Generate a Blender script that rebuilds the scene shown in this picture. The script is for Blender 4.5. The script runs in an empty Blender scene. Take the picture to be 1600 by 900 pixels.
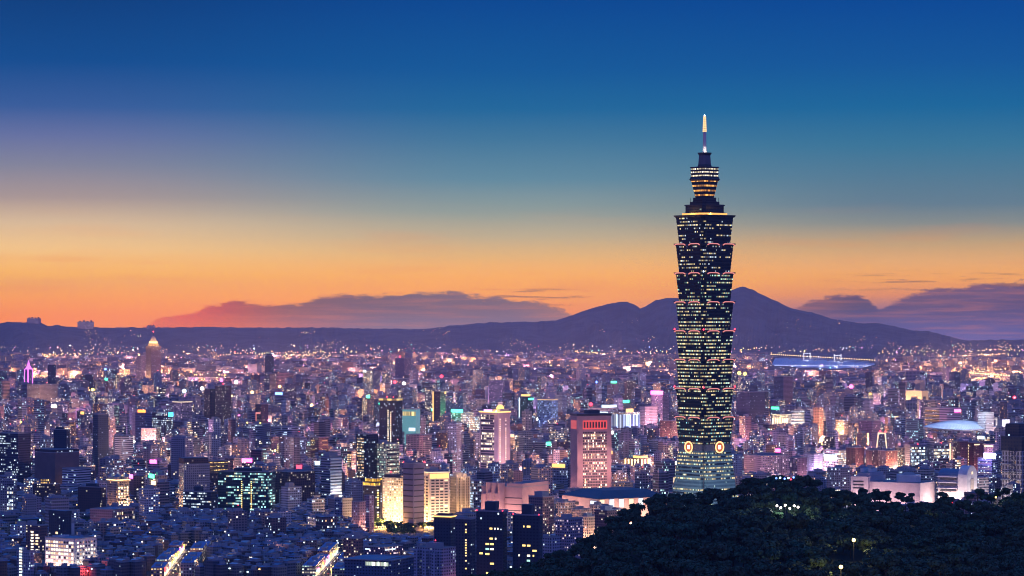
import bpy, math, random
import numpy as np
random.seed(7)
R = random.Random(7)
sc = bpy.context.scene
col = sc.collection
# ---------------------------------------------------------------- camera
F = 4284.0          # focal length in pixels of the 1600 px wide photograph
EYE = 279.0         # height of the viewpoint above the plain (m)
ROW0 = 487.0        # row of the eye level
RE = 7.4e6          # earth radius (with refraction)
cam = bpy.data.cameras.new('camera')
cam.lens = F / 1600 * 36
cam.sensor_width = 36
cam.shift_y = (ROW0 - 450) / 1600
cam.clip_start = 1.0
cam.clip_end = 200000
co = bpy.data.objects.new('camera', cam)
co.location = (0, 0, EYE)
co.rotation_euler = (math.radians(90), 0, 0)
col.objects.link(co)
sc.camera = co
sc.view_settings.view_transform = 'Standard'
sc.view_settings.look = 'None'
sc.view_settings.gamma = 1.0
sc.view_settings.exposure = 0.0
sc.view_settings.use_curve_mapping = False
sc.render.engine = 'CYCLES'
cy = sc.cycles
cy.filter_width = 1.05
cy.max_bounces = 4
cy.diffuse_bounces = 2
cy.glossy_bounces = 1
cy.transmission_bounces = 2
cy.volume_bounces = 0
cy.transparent_max_bounces = 6
cy.sample_clamp_indirect = 1.5
cy.sample_clamp_direct = 0
cy.caustics_reflective = False
cy.caustics_refractive = False
cy.use_denoising = True
try:
    cy.denoiser = 'OPENIMAGEDENOISE'
    cy.denoising_input_passes = 'RGB_ALBEDO_NORMAL'
except Exception:
    pass

def lin(c):
    f = lambda v: v / 12.92 if v <= 0.04045 else ((v + 0.055) / 1.055) ** 2.4
    return tuple(f(v / 255.0) for v in c)

# small node-graph helper --------------------------------------------------
class G:
    def __init__(s, nt):
        s.nt = nt
    def node(s, t, **kw):
        n = s.nt.nodes.new(t)
        for k, v in kw.items():
            setattr(n, k, v)
        return n
    def link(s, a, b):
        s.nt.links.new(a, b)
    def put(s, sock, v):
        if isinstance(v, bpy.types.NodeSocket):
            s.nt.links.new(v, sock)
        elif isinstance(v, tuple) and sock.type == 'RGBA' and len(v) == 3:
            sock.default_value = (*v, 1)
        else:
            sock.default_value = v
    def m(s, op, a, b=None, c=None):
        n = s.node('ShaderNodeMath', operation=op)
        s.put(n.inputs[0], a)
        if b is not None: s.put(n.inputs[1], b)
        if c is not None: s.put(n.inputs[2], c)
        return n.outputs[0]
    def ss(s, v, a, b):
        n = s.node('ShaderNodeMapRange', interpolation_type='SMOOTHSTEP')
        s.put(n.inputs['Value'], v); s.put(n.inputs['From Min'], a); s.put(n.inputs['From Max'], b)
        n.inputs['To Min'].default_value = 0; n.inputs['To Max'].default_value = 1
        return n.outputs[0]
    def mix(s, f, a, b, mode='MIX'):
        n = s.node('ShaderNodeMix', data_type='RGBA', blend_type=mode)
        s.put(n.inputs[0], f); s.put(n.inputs[6], a); s.put(n.inputs[7], b)
        return n.outputs[2]
    def mixf(s, f, a, b):
        n = s.node('ShaderNodeMix', data_type='FLOAT')
        s.put(n.inputs[0], f); s.put(n.inputs[2], a); s.put(n.inputs[3], b)
        return n.outputs[0]
    def xyz(s, x, y, z):
        n = s.node('ShaderNodeCombineXYZ')
        for i, v in enumerate((x, y, z)): s.put(n.inputs[i], v)
        return n.outputs[0]
    def noise(s, vec, scale, detail=3, rough=0.55):
        n = s.node('ShaderNodeTexNoise')
        s.put(n.inputs['Vector'], vec); n.inputs['Scale'].default_value = scale
        n.inputs['Detail'].default_value = detail; n.inputs['Roughness'].default_value = rough
        return n.outputs['Fac']
    def ramp(s, f, stops):
        n = s.node('ShaderNodeValToRGB')
        s.put(n.inputs[0], f)
        e = n.color_ramp.elements
        while len(e) > 1: e.remove(e[-1])
        e[0].position = stops[0][0]; e[0].color = (*stops[0][1], 1)
        for p, c in stops[1:]:
            k = e.new(p); k.color = (*c, 1)
        return n.outputs[0]
    def curve(s, f, pts):
        n = s.node('ShaderNodeFloatCurve')
        c = n.mapping.curves[0]
        c.points[0].location = pts[0]; c.points[1].location = pts[-1]
        for p in pts[1:-1]: c.points.new(*p)
        for p in c.points: p.handle_type = 'VECTOR'
        n.mapping.update()
        s.put(n.inputs['Value'], f)
        return n.outputs[0]

# ---------------------------------------------------------------- sky (world)
world = bpy.data.worlds.new('World')
sc.world = world
world.use_nodes = True
wt = world.node_tree
wt.nodes.clear()
g = G(wt)
tc = g.node('ShaderNodeTexCoord')
sp = g.node('ShaderNodeSeparateXYZ')
g.link(tc.outputs['Generated'], sp.inputs[0])
dx, dy, dz = sp.outputs
hor = g.m('MAXIMUM', g.m('SQRT', g.m('ADD', g.m('MULTIPLY', dx, dx), g.m('MULTIPLY', dy, dy))), 0.001)
row = g.m('SUBTRACT', ROW0, g.m('MULTIPLY', g.m('DIVIDE', dz, hor), F))
azx = g.m('ADD', 800.0, g.m('MULTIPLY', g.m('ARCTAN2', dx, dy), F))
RA, RB = -100.0, 560.0
fac = g.m('DIVIDE', g.m('SUBTRACT', row, RA), RB - RA)
HAZE_D = 2.2e-5
HAZE_C = (0.085, 0.10, 0.31)
def through(row):
    t = (ROW0 - row) / F
    d = 23000.0 if t < 0.0111 else 255.0 / t
    return math.exp(-HAZE_D * d)
def clear(row, c):
    """sky colour beyond the haze that reads as c through it"""
    T = through(row); c = lin(c)
    return tuple(max(0.0, (v - (1 - T) * h) / T) for v, h in zip(c, HAZE_C))
def stops(lst):
    return [((y - RA) / (RB - RA), clear(y, c)) for y, c in lst]
LEFT = [(0, (16, 64, 128)), (100, (22, 78, 145)), (170, (58, 94, 156)), (215, (102, 114, 162)), (260, (130, 132, 156)), (310, (168, 150, 150)), (350, (215, 185, 154)),
        (390, (240, 194, 138)), (430, (243, 176, 104)), (465, (246, 158, 50)), (495, (246, 142, 40)), (512, (246, 142, 50)), (560, (150, 100, 110))]
MID = [(0, (14, 73, 147)), (110, (24, 90, 154)), (170, (36, 104, 156)), (220, (68, 120, 157)), (280, (98, 138, 160)), (330, (142, 156, 154)), (370, (190, 172, 144)),
       (400, (224, 178, 124)), (440, (244, 168, 88)), (465, (244, 160, 72)), (485, (240, 146, 76)), (512, (190, 128, 116)), (560, (110, 100, 150))]
RIGHT = [(0, (14, 73, 150)), (100, (24, 88, 155)), (170, (32, 104, 156)), (230, (60, 118, 154)), (270, (80, 122, 150)), (320, (100, 126, 145)), (350, (134, 140, 140)),
         (380, (190, 160, 126)), (410, (224, 168, 116)), (440, (234, 160, 100)), (462, (214, 138, 108)), (485, (140, 112, 140)), (515, (100, 94, 150)), (560, (80, 84, 150))]
cl = g.ramp(fac, stops(LEFT)); cm = g.ramp(fac, stops(MID)); cr = g.ramp(fac, stops(RIGHT))
skyc = g.mix(g.ss(azx, 50, 800), cl, cm)
skyc = g.mix(g.ss(azx, 800, 1450), skyc, cr)
# faint long streaks in the clear part of the sky
vst = g.xyz(g.m('DIVIDE', azx, 260), g.m('DIVIDE', row, 26), 0.0)
st = g.noise(vst, 1.0, 4, 0.5)
skyc = g.mix(g.m('MULTIPLY', g.ss(st, 0.5, 0.75), g.m('MULTIPLY', g.ss(row, 300, 430), 0.22)), skyc, clear(430, (214, 120, 96)))
# cloud banks low over the horizon; their upper edges follow a curve of azimuth
SPAN0, SPAN1 = -400.0, 2000.0
TOPS = [(-400, 560), (150, 560), (232, 508), (250, 498), (300, 486), (330, 474), (385, 470), (430, 477), (500, 464), (560, 459), (620, 456), (700, 456), (760, 461),
        (845, 472), (885, 484), (905, 500), (935, 530), (960, 560), (1190, 560), (1232, 486), (1262, 470), (1290, 463), (1335, 459), (1352, 466), (1372, 484), (1392, 470),
        (1430, 456), (1500, 447), (1600, 440), (1800, 436), (2000, 440)]
cx = g.m('DIVIDE', g.m('SUBTRACT', azx, SPAN0), SPAN1 - SPAN0)
top = g.m('MULTIPLY', g.curve(cx, [((x - SPAN0) / (SPAN1 - SPAN0), y / 600.0) for x, y in TOPS]), 600.0)
n1 = g.noise(g.xyz(g.m('DIVIDE', azx, 70), g.m('DIVIDE', row, 15), 3.0), 1.0, 9, 0.66)
n2 = g.noise(g.xyz(g.m('DIVIDE', azx, 22), g.m('DIVIDE', row, 9), 8.0), 1.0, 4, 0.6)
edge = g.m('ADD', g.m('MULTIPLY', g.m('SUBTRACT', n1, 0.5), 34.0), g.m('MULTIPLY', g.m('SUBTRACT', n2, 0.5), 15.0))
depth = g.m('SUBTRACT', g.m('ADD', row, edge), top)
cmask = g.ss(depth, -2, 6)
ccol = g.ramp(cx, [((x - SPAN0) / (SPAN1 - SPAN0), clear(480, c)) for x, c in
    [(200, (226, 112, 64)), (290, (212, 82, 76)), (380, (158, 82, 96)), (450, (116, 90, 110)), (600, (96, 94, 122)), (800, (104, 100, 126)), (900, (150, 112, 112)),
     (1240, (120, 92, 112)), (1330, (74, 78, 116)), (1420, (90, 84, 124)), (1600, (80, 80, 126))]])
low = g.mix(g.ss(row, 470, 530), ccol, g.mix(g.ss(azx, 300, 620), clear(500, (222, 116, 84)), clear(500, (124, 116, 150))))
low = g.mix(g.ss(azx, 1150, 1300), low, g.mix(g.ss(row, 470, 535), ccol, clear(515, (92, 96, 158))))
bandn = g.noise(g.xyz(g.m('DIVIDE', azx, 120), g.m('DIVIDE', row, 7), 5.0), 1.0, 5, 0.6)
low = g.mix(g.m('MULTIPLY', g.ss(bandn, 0.42, 0.7), 0.22), low, clear(480, (226, 132, 110)))
skyc = g.mix(g.m('MULTIPLY', cmask, 0.93), skyc, low)
# dark wispy streaks above the banks
w = g.m('MULTIPLY', g.ss(g.noise(g.xyz(g.m('DIVIDE', azx, 110), g.m('DIVIDE', row, 6.0), 11.0), 1.0, 5, 0.62), 0.5, 0.64),
        g.m('MULTIPLY', g.ss(g.m('ABSOLUTE', g.m('SUBTRACT', row, g.mixf(g.ss(azx, 900, 1400), 464, 440))), 20, 4),
            g.m('ADD', g.ss(azx, 1240, 1430), g.m('MULTIPLY', g.ss(azx, 700, 800), g.ss(azx, 960, 880)))))
skyc = g.mix(g.m('MULTIPLY', w, 0.75), skyc, clear(450, (128, 92, 104)))
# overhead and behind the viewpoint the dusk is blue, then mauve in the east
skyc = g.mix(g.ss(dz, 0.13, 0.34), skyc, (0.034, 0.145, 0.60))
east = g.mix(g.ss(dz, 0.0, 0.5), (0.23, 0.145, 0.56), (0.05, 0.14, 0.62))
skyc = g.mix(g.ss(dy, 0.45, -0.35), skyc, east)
nis = g.node('ShaderNodeTexSky')
nis.sky_type = 'NISHITA'; nis.sun_disc = False
nis.sun_elevation = math.radians(-1.0); nis.sun_rotation = math.radians(-28)
skyc = g.mix(1.0, skyc, g.mix(1.0, nis.outputs[0], (0.003, 0.003, 0.003), 'MULTIPLY'), 'ADD')
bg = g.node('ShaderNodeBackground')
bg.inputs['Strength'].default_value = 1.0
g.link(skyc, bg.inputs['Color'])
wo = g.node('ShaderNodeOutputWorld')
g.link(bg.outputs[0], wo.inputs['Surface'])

# ---------------------------------------------------------------- picture <-> ground
def gz(X, Y):
    return -(X * X + Y * Y) / (2 * RE)
def ydist(r):
    k = (r - ROW0) / F
    Y = EYE / k
    for _ in range(40):
        Y = EYE / max(k - Y / (2 * RE), 1e-4)
    return Y
def px2x(px, Y):
    return (px - 800.0) / F * Y
def row2z(r, Y):
    return EYE - (r - ROW0) / F * Y
def z2row(z, Y):
    return ROW0 + (EYE - z) / Y * F

def tag(o, label=None, cat=None, group=None, kind=None):
    if label: o['label'] = label
    if cat: o['category'] = cat
    if group: o['group'] = group
    if kind: o['kind'] = kind
    return o

# ---------------------------------------------------------------- mesh builder
class MB:
    def __init__(s):
        s.v = []; s.f = []; s.mi = []; s.uv = []; s.tint = []; s.seed = []; s.mats = []; s.sm = []
    def mat(s, m):
        if m not in s.mats: s.mats.append(m)
        return s.mats.index(m)
    def face(s, pts, m, uv=None, tint=(1, 1, 1), seed=0.0, smooth=False):
        b = len(s.v)
        s.v += pts
        s.f.append(tuple(range(b, b + len(pts))))
        s.mi.append(s.mat(m))
        s.uv += uv if uv else [(0, 0)] * len(pts)
        s.tint.append(tint); s.seed.append(seed); s.sm.append(smooth)
    def prism(s, poly, z0, z1, mw, mr, tint=(1, 1, 1), seed=0.0, bottom=False, v0=None, top=None, rtint=None, ustart=0.0):
        """poly counter-clockwise; top = other polygon for tapering"""
        top = top or poly
        n = len(poly); u = ustart
        vv0 = 0.0 if v0 is None else v0
        for i in range(n):
            a, b = poly[i], poly[(i + 1) % n]; c, d = top[(i + 1) % n], top[i]
            L = math.hypot(b[0] - a[0], b[1] - a[1])
            s.face([(a[0], a[1], z0), (b[0], b[1], z0), (c[0], c[1], z1), (d[0], d[1], z1)], mw,
                   [(u, vv0), (u + L, vv0), (u + L, vv0 + z1 - z0), (u, vv0 + z1 - z0)], tint, seed + i * 0.137)
            u += math.ceil(L / 3.0) * 3.0 + 30.0
        s.face([(p[0], p[1], z1) for p in top], mr, [(p[0], p[1]) for p in top], rtint or (1, 1, 1), seed)
        if bottom:
            s.face([(p[0], p[1], z0) for p in reversed(poly)], mr, [(p[0], p[1]) for p in reversed(poly)], rtint or (1, 1, 1), seed)
    def box(s, x0, x1, y0, y1, z0, z1, mw, mr=None, **k):
        s.prism([(x0, y0), (x1, y0), (x1, y1), (x0, y1)], z0, z1, mw, mr or mw, **k)
    def rbox(s, cx, cy, w, d, yaw, z0, z1, mw, mr=None, **k):
        c, n = math.cos(yaw), math.sin(yaw)
        P = [(-w / 2, -d / 2), (w / 2, -d / 2), (w / 2, d / 2), (-w / 2, d / 2)]
        s.prism([(cx + x * c - y * n, cy + x * n + y * c) for x, y in P], z0, z1, mw, mr or mw, **k)
    def cyl(s, cx, cy, r, z0, z1, mw, mr=None, n=12, r2=None, **k):
        A = [(cx + r * math.cos(2 * math.pi * i / n), cy + r * math.sin(2 * math.pi * i / n)) for i in range(n)]
        q = r if r2 is None else r2
        B = [(cx + q * math.cos(2 * math.pi * i / n), cy + q * math.sin(2 * math.pi * i / n)) for i in range(n)]
        s.prism(A, z0, z1, mw, mr or mw, top=B, **k)
    def tube(s, pts, r, m, n=6, caps=True):
        rings = []
        for i, p in enumerate(pts):
            a = np.array(pts[max(i - 1, 0)], float); b = np.array(pts[min(i + 1, len(pts) - 1)], float)
            t = b - a; t /= max(np.linalg.norm(t), 1e-9)
            up = np.array((0, 0, 1.0)) if abs(t[2]) < 0.95 else np.array((1.0, 0, 0))
            e1 = np.cross(t, up); e1 /= np.linalg.norm(e1); e2 = np.cross(t, e1)
            rr = r[i] if isinstance(r, (list, tuple)) else r
            rings.append([tuple(np.array(p) + rr * (math.cos(2 * math.pi * k / n) * e1 + math.sin(2 * math.pi * k / n) * e2)) for k in range(n)])
        for i in range(len(rings) - 1):
            for k in range(n):
                s.face([rings[i][k], rings[i + 1][k], rings[i + 1][(k + 1) % n], rings[i][(k + 1) % n]], m)
        if caps:
            s.face(list(reversed(rings[0])), m); s.face(rings[-1], m)
    def octa(s, c, r, m, rz=None, tint=(1, 1, 1)):
        x, y, z = c; q = rz or r
        P = [(x + r, y, z), (x, y + r, z), (x - r, y, z), (x, y - r, z)]
        for i in range(4):
            a, b = P[i], P[(i + 1) % 4]
            s.face([a, b, (x, y, z + q)], m, None, tint); s.face([b, a, (x, y, z - q)], m, None, tint)
    def ball(s, c, r, m, n=10, k=6, rz=None):
        q = rz or r
        P = lambda i, j: (c[0] + r * math.sin(math.pi * j / k) * math.cos(2 * math.pi * i / n), c[1] + r * math.sin(math.pi * j / k) * math.sin(2 * math.pi * i / n), c[2] + q * math.cos(math.pi * j / k))
        for j in range(k):
            for i in range(n):
                if j == 0: s.face([P(0, 0), P(i, 1), P(i + 1, 1)], m)
                elif j == k - 1: s.face([P(i, j), P(0, k), P(i + 1, j)], m)
                else: s.face([P(i, j), P(i, j + 1), P(i + 1, j + 1), P(i + 1, j)], m)
    def mesh(s, name):
        me = bpy.data.meshes.new(name)
        me.from_pydata(s.v, [], s.f)
        for m in s.mats: me.materials.append(m)
        me.polygons.foreach_set('material_index', s.mi)
        uvl = me.uv_layers.new(name='UVMap')
        uvl.data.foreach_set('uv', np.array(s.uv, np.float32).ravel())
        at = me.attributes.new('tint', 'FLOAT_COLOR', 'FACE')
        at.data.foreach_set('color', np.array([(*t, 1) for t in s.tint], np.float32).ravel())
        ad = me.attributes.new('seed', 'FLOAT', 'FACE')
        ad.data.foreach_set('value', np.array(s.seed, np.float32))
        me.update()
        return me
    def build(s, name, parent=None, loc=None, rz=0.0):
        o = bpy.data.objects.new(name, s.mesh(name))
        col.objects.link(o)
        if parent is not None: o.parent = parent
        if loc is not None: o.location = loc
        o.rotation_euler = (0, 0, rz)
        return o

# ---------------------------------------------------------------- materials
def newmat(name):
    m = bpy.data.materials.new(name)
    m.use_nodes = True
    m.node_tree.nodes.clear()
    try: m.cycles.emission_sampling = 'NONE'
    except Exception: pass
    return m, G(m.node_tree)
def finish(gm, color, rough=0.8, metal=0.0, emit=None, estr=0.0, spec=0.3, normal=None):
    b = gm.node('ShaderNodeBsdfPrincipled')
    gm.put(b.inputs['Base Color'], color); gm.put(b.inputs['Roughness'], rough); gm.put(b.inputs['Metallic'], metal)
    b.inputs['Specular IOR Level'].default_value = spec
    if emit is not None:
        gm.put(b.inputs['Emission Color'], emit); gm.put(b.inputs['Emission Strength'], estr)
    if normal is not None: gm.put(b.inputs['Normal'], normal)
    o = gm.node('ShaderNodeOutputMaterial')
    gm.link(b.outputs[0], o.inputs[0])
def attr(gm, name, typ='GEOMETRY'):
    n = gm.node('ShaderNodeAttribute'); n.attribute_name = name; n.attribute_type = typ
    return n
def plain(name, c, rough=0.8, metal=0.0, nscale=0.15, namp=0.35, tinted=False):
    m, gm = newmat(name)
    geo = gm.node('ShaderNodeNewGeometry')
    nz = gm.noise(geo.outputs['Position'], nscale, 4)
    f = gm.m('ADD', 1 - namp / 2, gm.m('MULTIPLY', namp, nz))
    cc = gm.mix(1.0, c, gm.xyz(f, f, f), 'MULTIPLY')
    if tinted: cc = gm.mix(1.0, cc, attr(gm, 'tint').outputs['Color'], 'MULTIPLY')
    finish(gm, cc, rough, metal)
    return m
def glow(name, c, s, base=(0.2, 0.2, 0.2), tinted=False):
    m, gm = newmat(name)
    e = attr(gm, 'tint').outputs['Color'] if tinted else c
    finish(gm, base, 0.5, 0, e if tinted else (*c, 1), s)
    return m

# the facade shader: a grid of window panes in the wall, some of them lit
fg = bpy.data.node_groups.new('facade', 'ShaderNodeTree')
for nm, ty, dv in (('Wall', 'NodeSocketColor', (.3, .3, .3, 1)), ('Glass', 'NodeSocketColor', (.03, .04, .06, 1)), ('LitA', 'NodeSocketColor', (1, .7, .35, 1)), ('LitB', 'NodeSocketColor', (.7, .9, 1, 1)),
                   ('CW', 'NodeSocketFloat', 3), ('CH', 'NodeSocketFloat', 3.3), ('WF', 'NodeSocketFloat', .6), ('HF', 'NodeSocketFloat', .5), ('Prob', 'NodeSocketFloat', .2),
                   ('RowCorr', 'NodeSocketFloat', .2), ('Strength', 'NodeSocketFloat', 2), ('CoolShare', 'NodeSocketFloat', .3)):
    sk = fg.interface.new_socket(nm, in_out='INPUT', socket_type=ty)
    sk.default_value = dv
fg.interface.new_socket('BSDF', in_out='OUTPUT', socket_type='NodeSocketShader')
q = G(fg)
gi = q.node('NodeGroupInput'); go = q.node('NodeGroupOutput')
I = gi.outputs
uv = q.node('ShaderNodeUVMap'); uv.uv_map = 'UVMap'
us = q.node('ShaderNodeSeparateXYZ'); q.link(uv.outputs[0], us.inputs[0])
uu = q.m('DIVIDE', us.outputs[0], I['CW']); vv = q.m('DIVIDE', us.outputs[1], I['CH'])
fu, fv = q.m('FLOOR', uu), q.m('FLOOR', vv)
ru, rv = q.m('FRACT', uu), q.m('FRACT', vv)
oi = q.node('ShaderNodeObjectInfo')
sd = q.m('ADD', q.m('MULTIPLY', oi.outputs['Random'], 531.7), q.m('MULTIPLY', attr(q, 'seed').outputs['Fac'], 917.3))
wn = q.node('ShaderNodeTexWhiteNoise', noise_dimensions='3D')
q.link(q.xyz(fu, fv, sd), wn.inputs['Vector'])
wc = q.node('ShaderNodeSeparateColor'); q.link(wn.outputs['Color'], wc.inputs[0])
wr = q.node('ShaderNodeTexWhiteNoise', noise_dimensions='3D')
q.link(q.xyz(q.m('FLOOR', q.m('DIVIDE', fu, 5.0)), fv, q.m('ADD', sd, 7.7)), wr.inputs['Vector'])
eff = q.mixf(I['RowCorr'], wn.outputs['Value'], wr.outputs['Value'])
wb = q.node('ShaderNodeTexWhiteNoise', noise_dimensions='1D'); q.link(sd, wb.inputs['W'])
prob = q.m('MULTIPLY', I['Prob'], q.m('ADD', 0.35, q.m('MULTIPLY', wb.outputs['Value'], 1.3)))
lit = q.m('LESS_THAN', eff, prob)
inu = q.m('LESS_THAN', q.m('ABSOLUTE', q.m('SUBTRACT', ru, 0.5)), q.m('MULTIPLY', I['WF'], 0.5))
inv = q.m('LESS_THAN', q.m('ABSOLUTE', q.m('SUBTRACT', rv, 0.5)), q.m('MULTIPLY', I['HF'], 0.5))
mask = q.m('MULTIPLY', inu, inv)
blind = q.m('GREATER_THAN', q.m('ADD', wc.outputs[2], 0.25), q.m('DIVIDE', q.m('ADD', q.m('SUBTRACT', rv, 0.5), q.m('MULTIPLY', I['HF'], 0.5)), I['HF']))
geo = q.node('ShaderNodeNewGeometry')
dirt = q.noise(geo.outputs['Position'], 0.09, 4)
df = q.m('ADD', 0.72, q.m('MULTIPLY', dirt, 0.5))
wallc = q.mix(1.0, q.mix(1.0, I['Wall'], attr(q, 'tint').outputs['Color'], 'MULTIPLY'), q.xyz(df, df, df), 'MULTIPLY')
basec = q.mix(mask, wallc, I['Glass'])
litc = q.mix(q.m('LESS_THAN', wc.outputs[0], I['CoolShare']), I['LitA'], I['LitB'])
amp = q.m('MULTIPLY', q.m('MULTIPLY', mask, lit), q.m('ADD', 0.2, q.m('MULTIPLY', q.m('MULTIPLY', wc.outputs[1], wc.outputs[1]), 1.3)))
amp = q.m('MULTIPLY', amp, q.mixf(blind, 0.45, 1.0))
bs = q.node('ShaderNodeBsdfPrincipled')
q.link(basec, bs.inputs['Base Color'])
q.link(q.mixf(mask, 0.8, 0.25), bs.inputs['Roughness'])
bs.inputs['Specular IOR Level'].default_value = 0.3
q.link(litc, bs.inputs['Emission Color'])
q.link(q.m('MULTIPLY', amp, I['Strength']), bs.inputs['Emission Strength'])
q.link(bs.outputs[0], go.inputs[0])
WARM, COOL, AMBER, GREENISH, WHITEW = (1, .58, .24, 1), (.70, .86, 1, 1), (1, .50, .14, 1), (.72, 1, .78, 1), (1, .84, .6, 1)
def facade(name, wall, cw=3.2, ch=3.3, wf=.55, hf=.5, prob=.2, corr=.15, s=2.0, a=WARM, b=COOL, cool=.3, glass=(.03, .04, .06)):
    m, gm = newmat(name)
    n = gm.node('ShaderNodeGroup'); n.node_tree = fg
    for k, v in (('Wall', (*wall, 1)), ('Glass', (*glass, 1)), ('LitA', a), ('LitB', b), ('CW', cw), ('CH', ch), ('WF', wf), ('HF', hf), ('Prob', prob), ('RowCorr', corr), ('Strength', s), ('CoolShare', cool)):
        n.inputs[k].default_value = v
    o = gm.node('ShaderNodeOutputMaterial')
    gm.link(n.outputs[0], o.inputs[0])
    return m
M = {}
M['roof'] = plain('roof_concrete', (.22, .23, .25), .9, 0, .2, .5)
M['roof_tint'] = plain('roof_mixed', (.50, .52, .55), .75, 0, .2, .5, True)
M['roof_blue'] = plain('roof_blue_metal', (.15, .24, .34), .5, .2, .3, .3)
M['roof_teal'] = plain('roof_teal_metal', (.06, .12, .16), .6, .1, .05, .5)
M['concrete'] = plain('concrete', (.36, .35, .35), .85)
M['white'] = plain('white_paint', (.72, .70, .68), .7)
M['cream'] = plain('cream_stone', (.58, .50, .40), .8)
M['pink'] = plain('pink_granite', (.52, .33, .31), .75)
M['dark'] = plain('dark_metal', (.05, .05, .06), .5)
M['navy'] = plain('dark_tile', (.045, .06, .085), .7)
M['brick'] = plain('brown_tile', (.24, .13, .11), .8)
M['steel'] = plain('steel', (.45, .47, .5), .35, .8)
M['brown'] = plain('bark', (.09, .065, .045), .9)
for k, c, s in (('g_warm', (1, .62, .25), 4), ('g_amber', (1, .38, .07), 4), ('g_white', (1, .9, .8), 6), ('g_cool', (.65, .85, 1), 5), ('g_red', (1, .03, .05), 7), ('g_pink', (1, .12, .55), 6),
                ('g_green', (.05, 1, .45), 6), ('g_blue', (.12, .25, 1), 7), ('g_violet', (.45, .2, 1), 5), ('g_yellow', (1, .75, .1), 5), ('g_teal', (.1, .75, .75), 1.2), ('g_salmon', (1, .30, .24), .95),
                ('g_lamp', (1, .72, .36), 12), ('g_magenta', (.9, .15, .9), 2.5), ('g_gold', (1, .55, .12), 2.2), ('g_soft', (1, .72, .42), 1.5), ('g_softcool', (.7, .85, 1), 1.6)):
    M[k] = glow(k, c, s)
M['dots'] = glow('far_lamps', (1, 1, 1), 4.0, tinted=True)

def lamp(p, c, power, radius=1.0, name='lamp_or_fill_light'):
    d = bpy.data.lights.new(name, 'POINT')
    d.color = c; d.energy = power; d.shadow_soft_size = radius
    o = bpy.data.objects.new(name, d)
    o.location = p
    col.objects.link(o)
    return o
SODIUM = (1, .48, .14); WARMW = (1, .72, .42); COOLW = (.75, .88, 1)
# ---------------------------------------------------------------- ground, hills, water
def interp(pts, x):
    if x <= pts[0][0]: return pts[0][1]
    for (a, b), (c, d) in zip(pts, pts[1:]):
        if x <= c: return b + (d - b) * (x - a) / (c - a)
    return pts[-1][1]
def vn(x, y=0.0, s=0):
    """smooth value noise in [-1, 1]"""
    xi, yi = math.floor(x), math.floor(y); fx, fy = x - xi, y - yi
    h = lambda a, b: (math.sin(a * 127.1 + b * 311.7 + s * 74.7) * 43758.5453) % 1.0
    fx = fx * fx * (3 - 2 * fx); fy = fy * fy * (3 - 2 * fy)
    return 2 * ((h(xi, yi) * (1 - fx) + h(xi + 1, yi) * fx) * (1 - fy) + (h(xi, yi + 1) * (1 - fx) + h(xi + 1, yi + 1) * fx) * fy) - 1

gmat, gm = newmat('city_ground')
geo = gm.node('ShaderNodeNewGeometry')
n1 = gm.noise(geo.outputs['Position'], 0.004, 5); n2 = gm.noise(geo.outputs['Position'], 0.05, 3)
finish(gm, gm.mix(n2, gm.mix(gm.ss(n1, .45, .6), (.06, .06, .065), (.035, .055, .035)), (.10, .10, .10)), .9)
ys = [-300, 0, 300, 800] + [1200 * 1.13 ** i for i in range(60) if 1200 * 1.13 ** i < 22800] + [22850]
xs = [-5800 + 400 * i for i in range(30)]
b = MB()
for y0, y1 in zip(ys, ys[1:]):
    for x0, x1 in zip(xs, xs[1:]):
        b.face([(x, y, gz(x, y) if y > 600 else gz(x, 600)) for x, y in ((x0, y0), (x1, y0), (x1, y1), (x0, y1))], gmat)
ground = tag(b.build('ground'), kind='structure')

RIDGE = [(-120, 512), (0, 506), (12, 503), (40, 503), (64, 504), (75, 510), (90, 508), (110, 511), (160, 511.5), (240, 512), (300, 511), (380, 511.5), (450, 512), (520, 511.5), (560, 513), (610, 513.5), (650, 515),
         (690, 511), (705, 508), (730, 507), (760, 504), (800, 503), (835, 503), (870, 501), (900, 490), (925, 481), (950, 475), (968, 471.5), (980, 471.5), (992, 476), (1000, 482.5), (1008, 479), (1022, 470),
         (1040, 466), (1070, 465), (1110, 462), (1140, 455), (1152, 450), (1162, 447.5), (1172, 451), (1188, 459), (1210, 469), (1240, 483), (1270, 489), (1300, 498), (1330, 503), (1350, 504.5), (1375, 506), (1400, 510),
         (1425, 517), (1440, 517), (1455, 518.5), (1475, 523), (1490, 528), (1510, 531.5), (1560, 531), (1620, 530), (1720, 531)]
YB, YR = 17600.0, 20800.0
def ridge_row(px):
    return interp(RIDGE, px) + 0.8 * vn(px / 9.0) + 0.5 * vn(px / 3.1, 3)
def hill_z(px, Y):
    """height of the hills along the bearing px at distance Y (None in front of their foot)"""
    if Y < YB: return None
    X = px2x(px, Y); base = gz(X, Y)
    zr = row2z(ridge_row(px), YR)
    t = (Y - YB) / (YR - YB)
    if t <= 1:
        p = 0.35 * t + 0.65 * t * t * (1.6 - 0.6 * t)
        spur = 0.14 * vn(px / 34.0 + t * 2.6, t * 2.6, 5) + 0.08 * vn(px / 14.0 + t * 4, t * 5, 9) + .02 * vn(px / 6.0 + t * 3, t * 9, 3)
        p = max(0.0, p + spur * 4 * t * (1 - t))
        return base + (zr - base) * min(p, 1.02)
    return base + (zr - base) * max(0.0, 1 - (t - 1) * 1.4)
hmat, gm = newmat('wooded_slope')
geo = gm.node('ShaderNodeNewGeometry')
nn = gm.noise(geo.outputs['Position'], 0.006, 6, .6)
finish(gm, gm.mix(gm.ss(nn, .35, .65), (.05, .07, .07), (.10, .13, .13)), .95)
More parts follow.
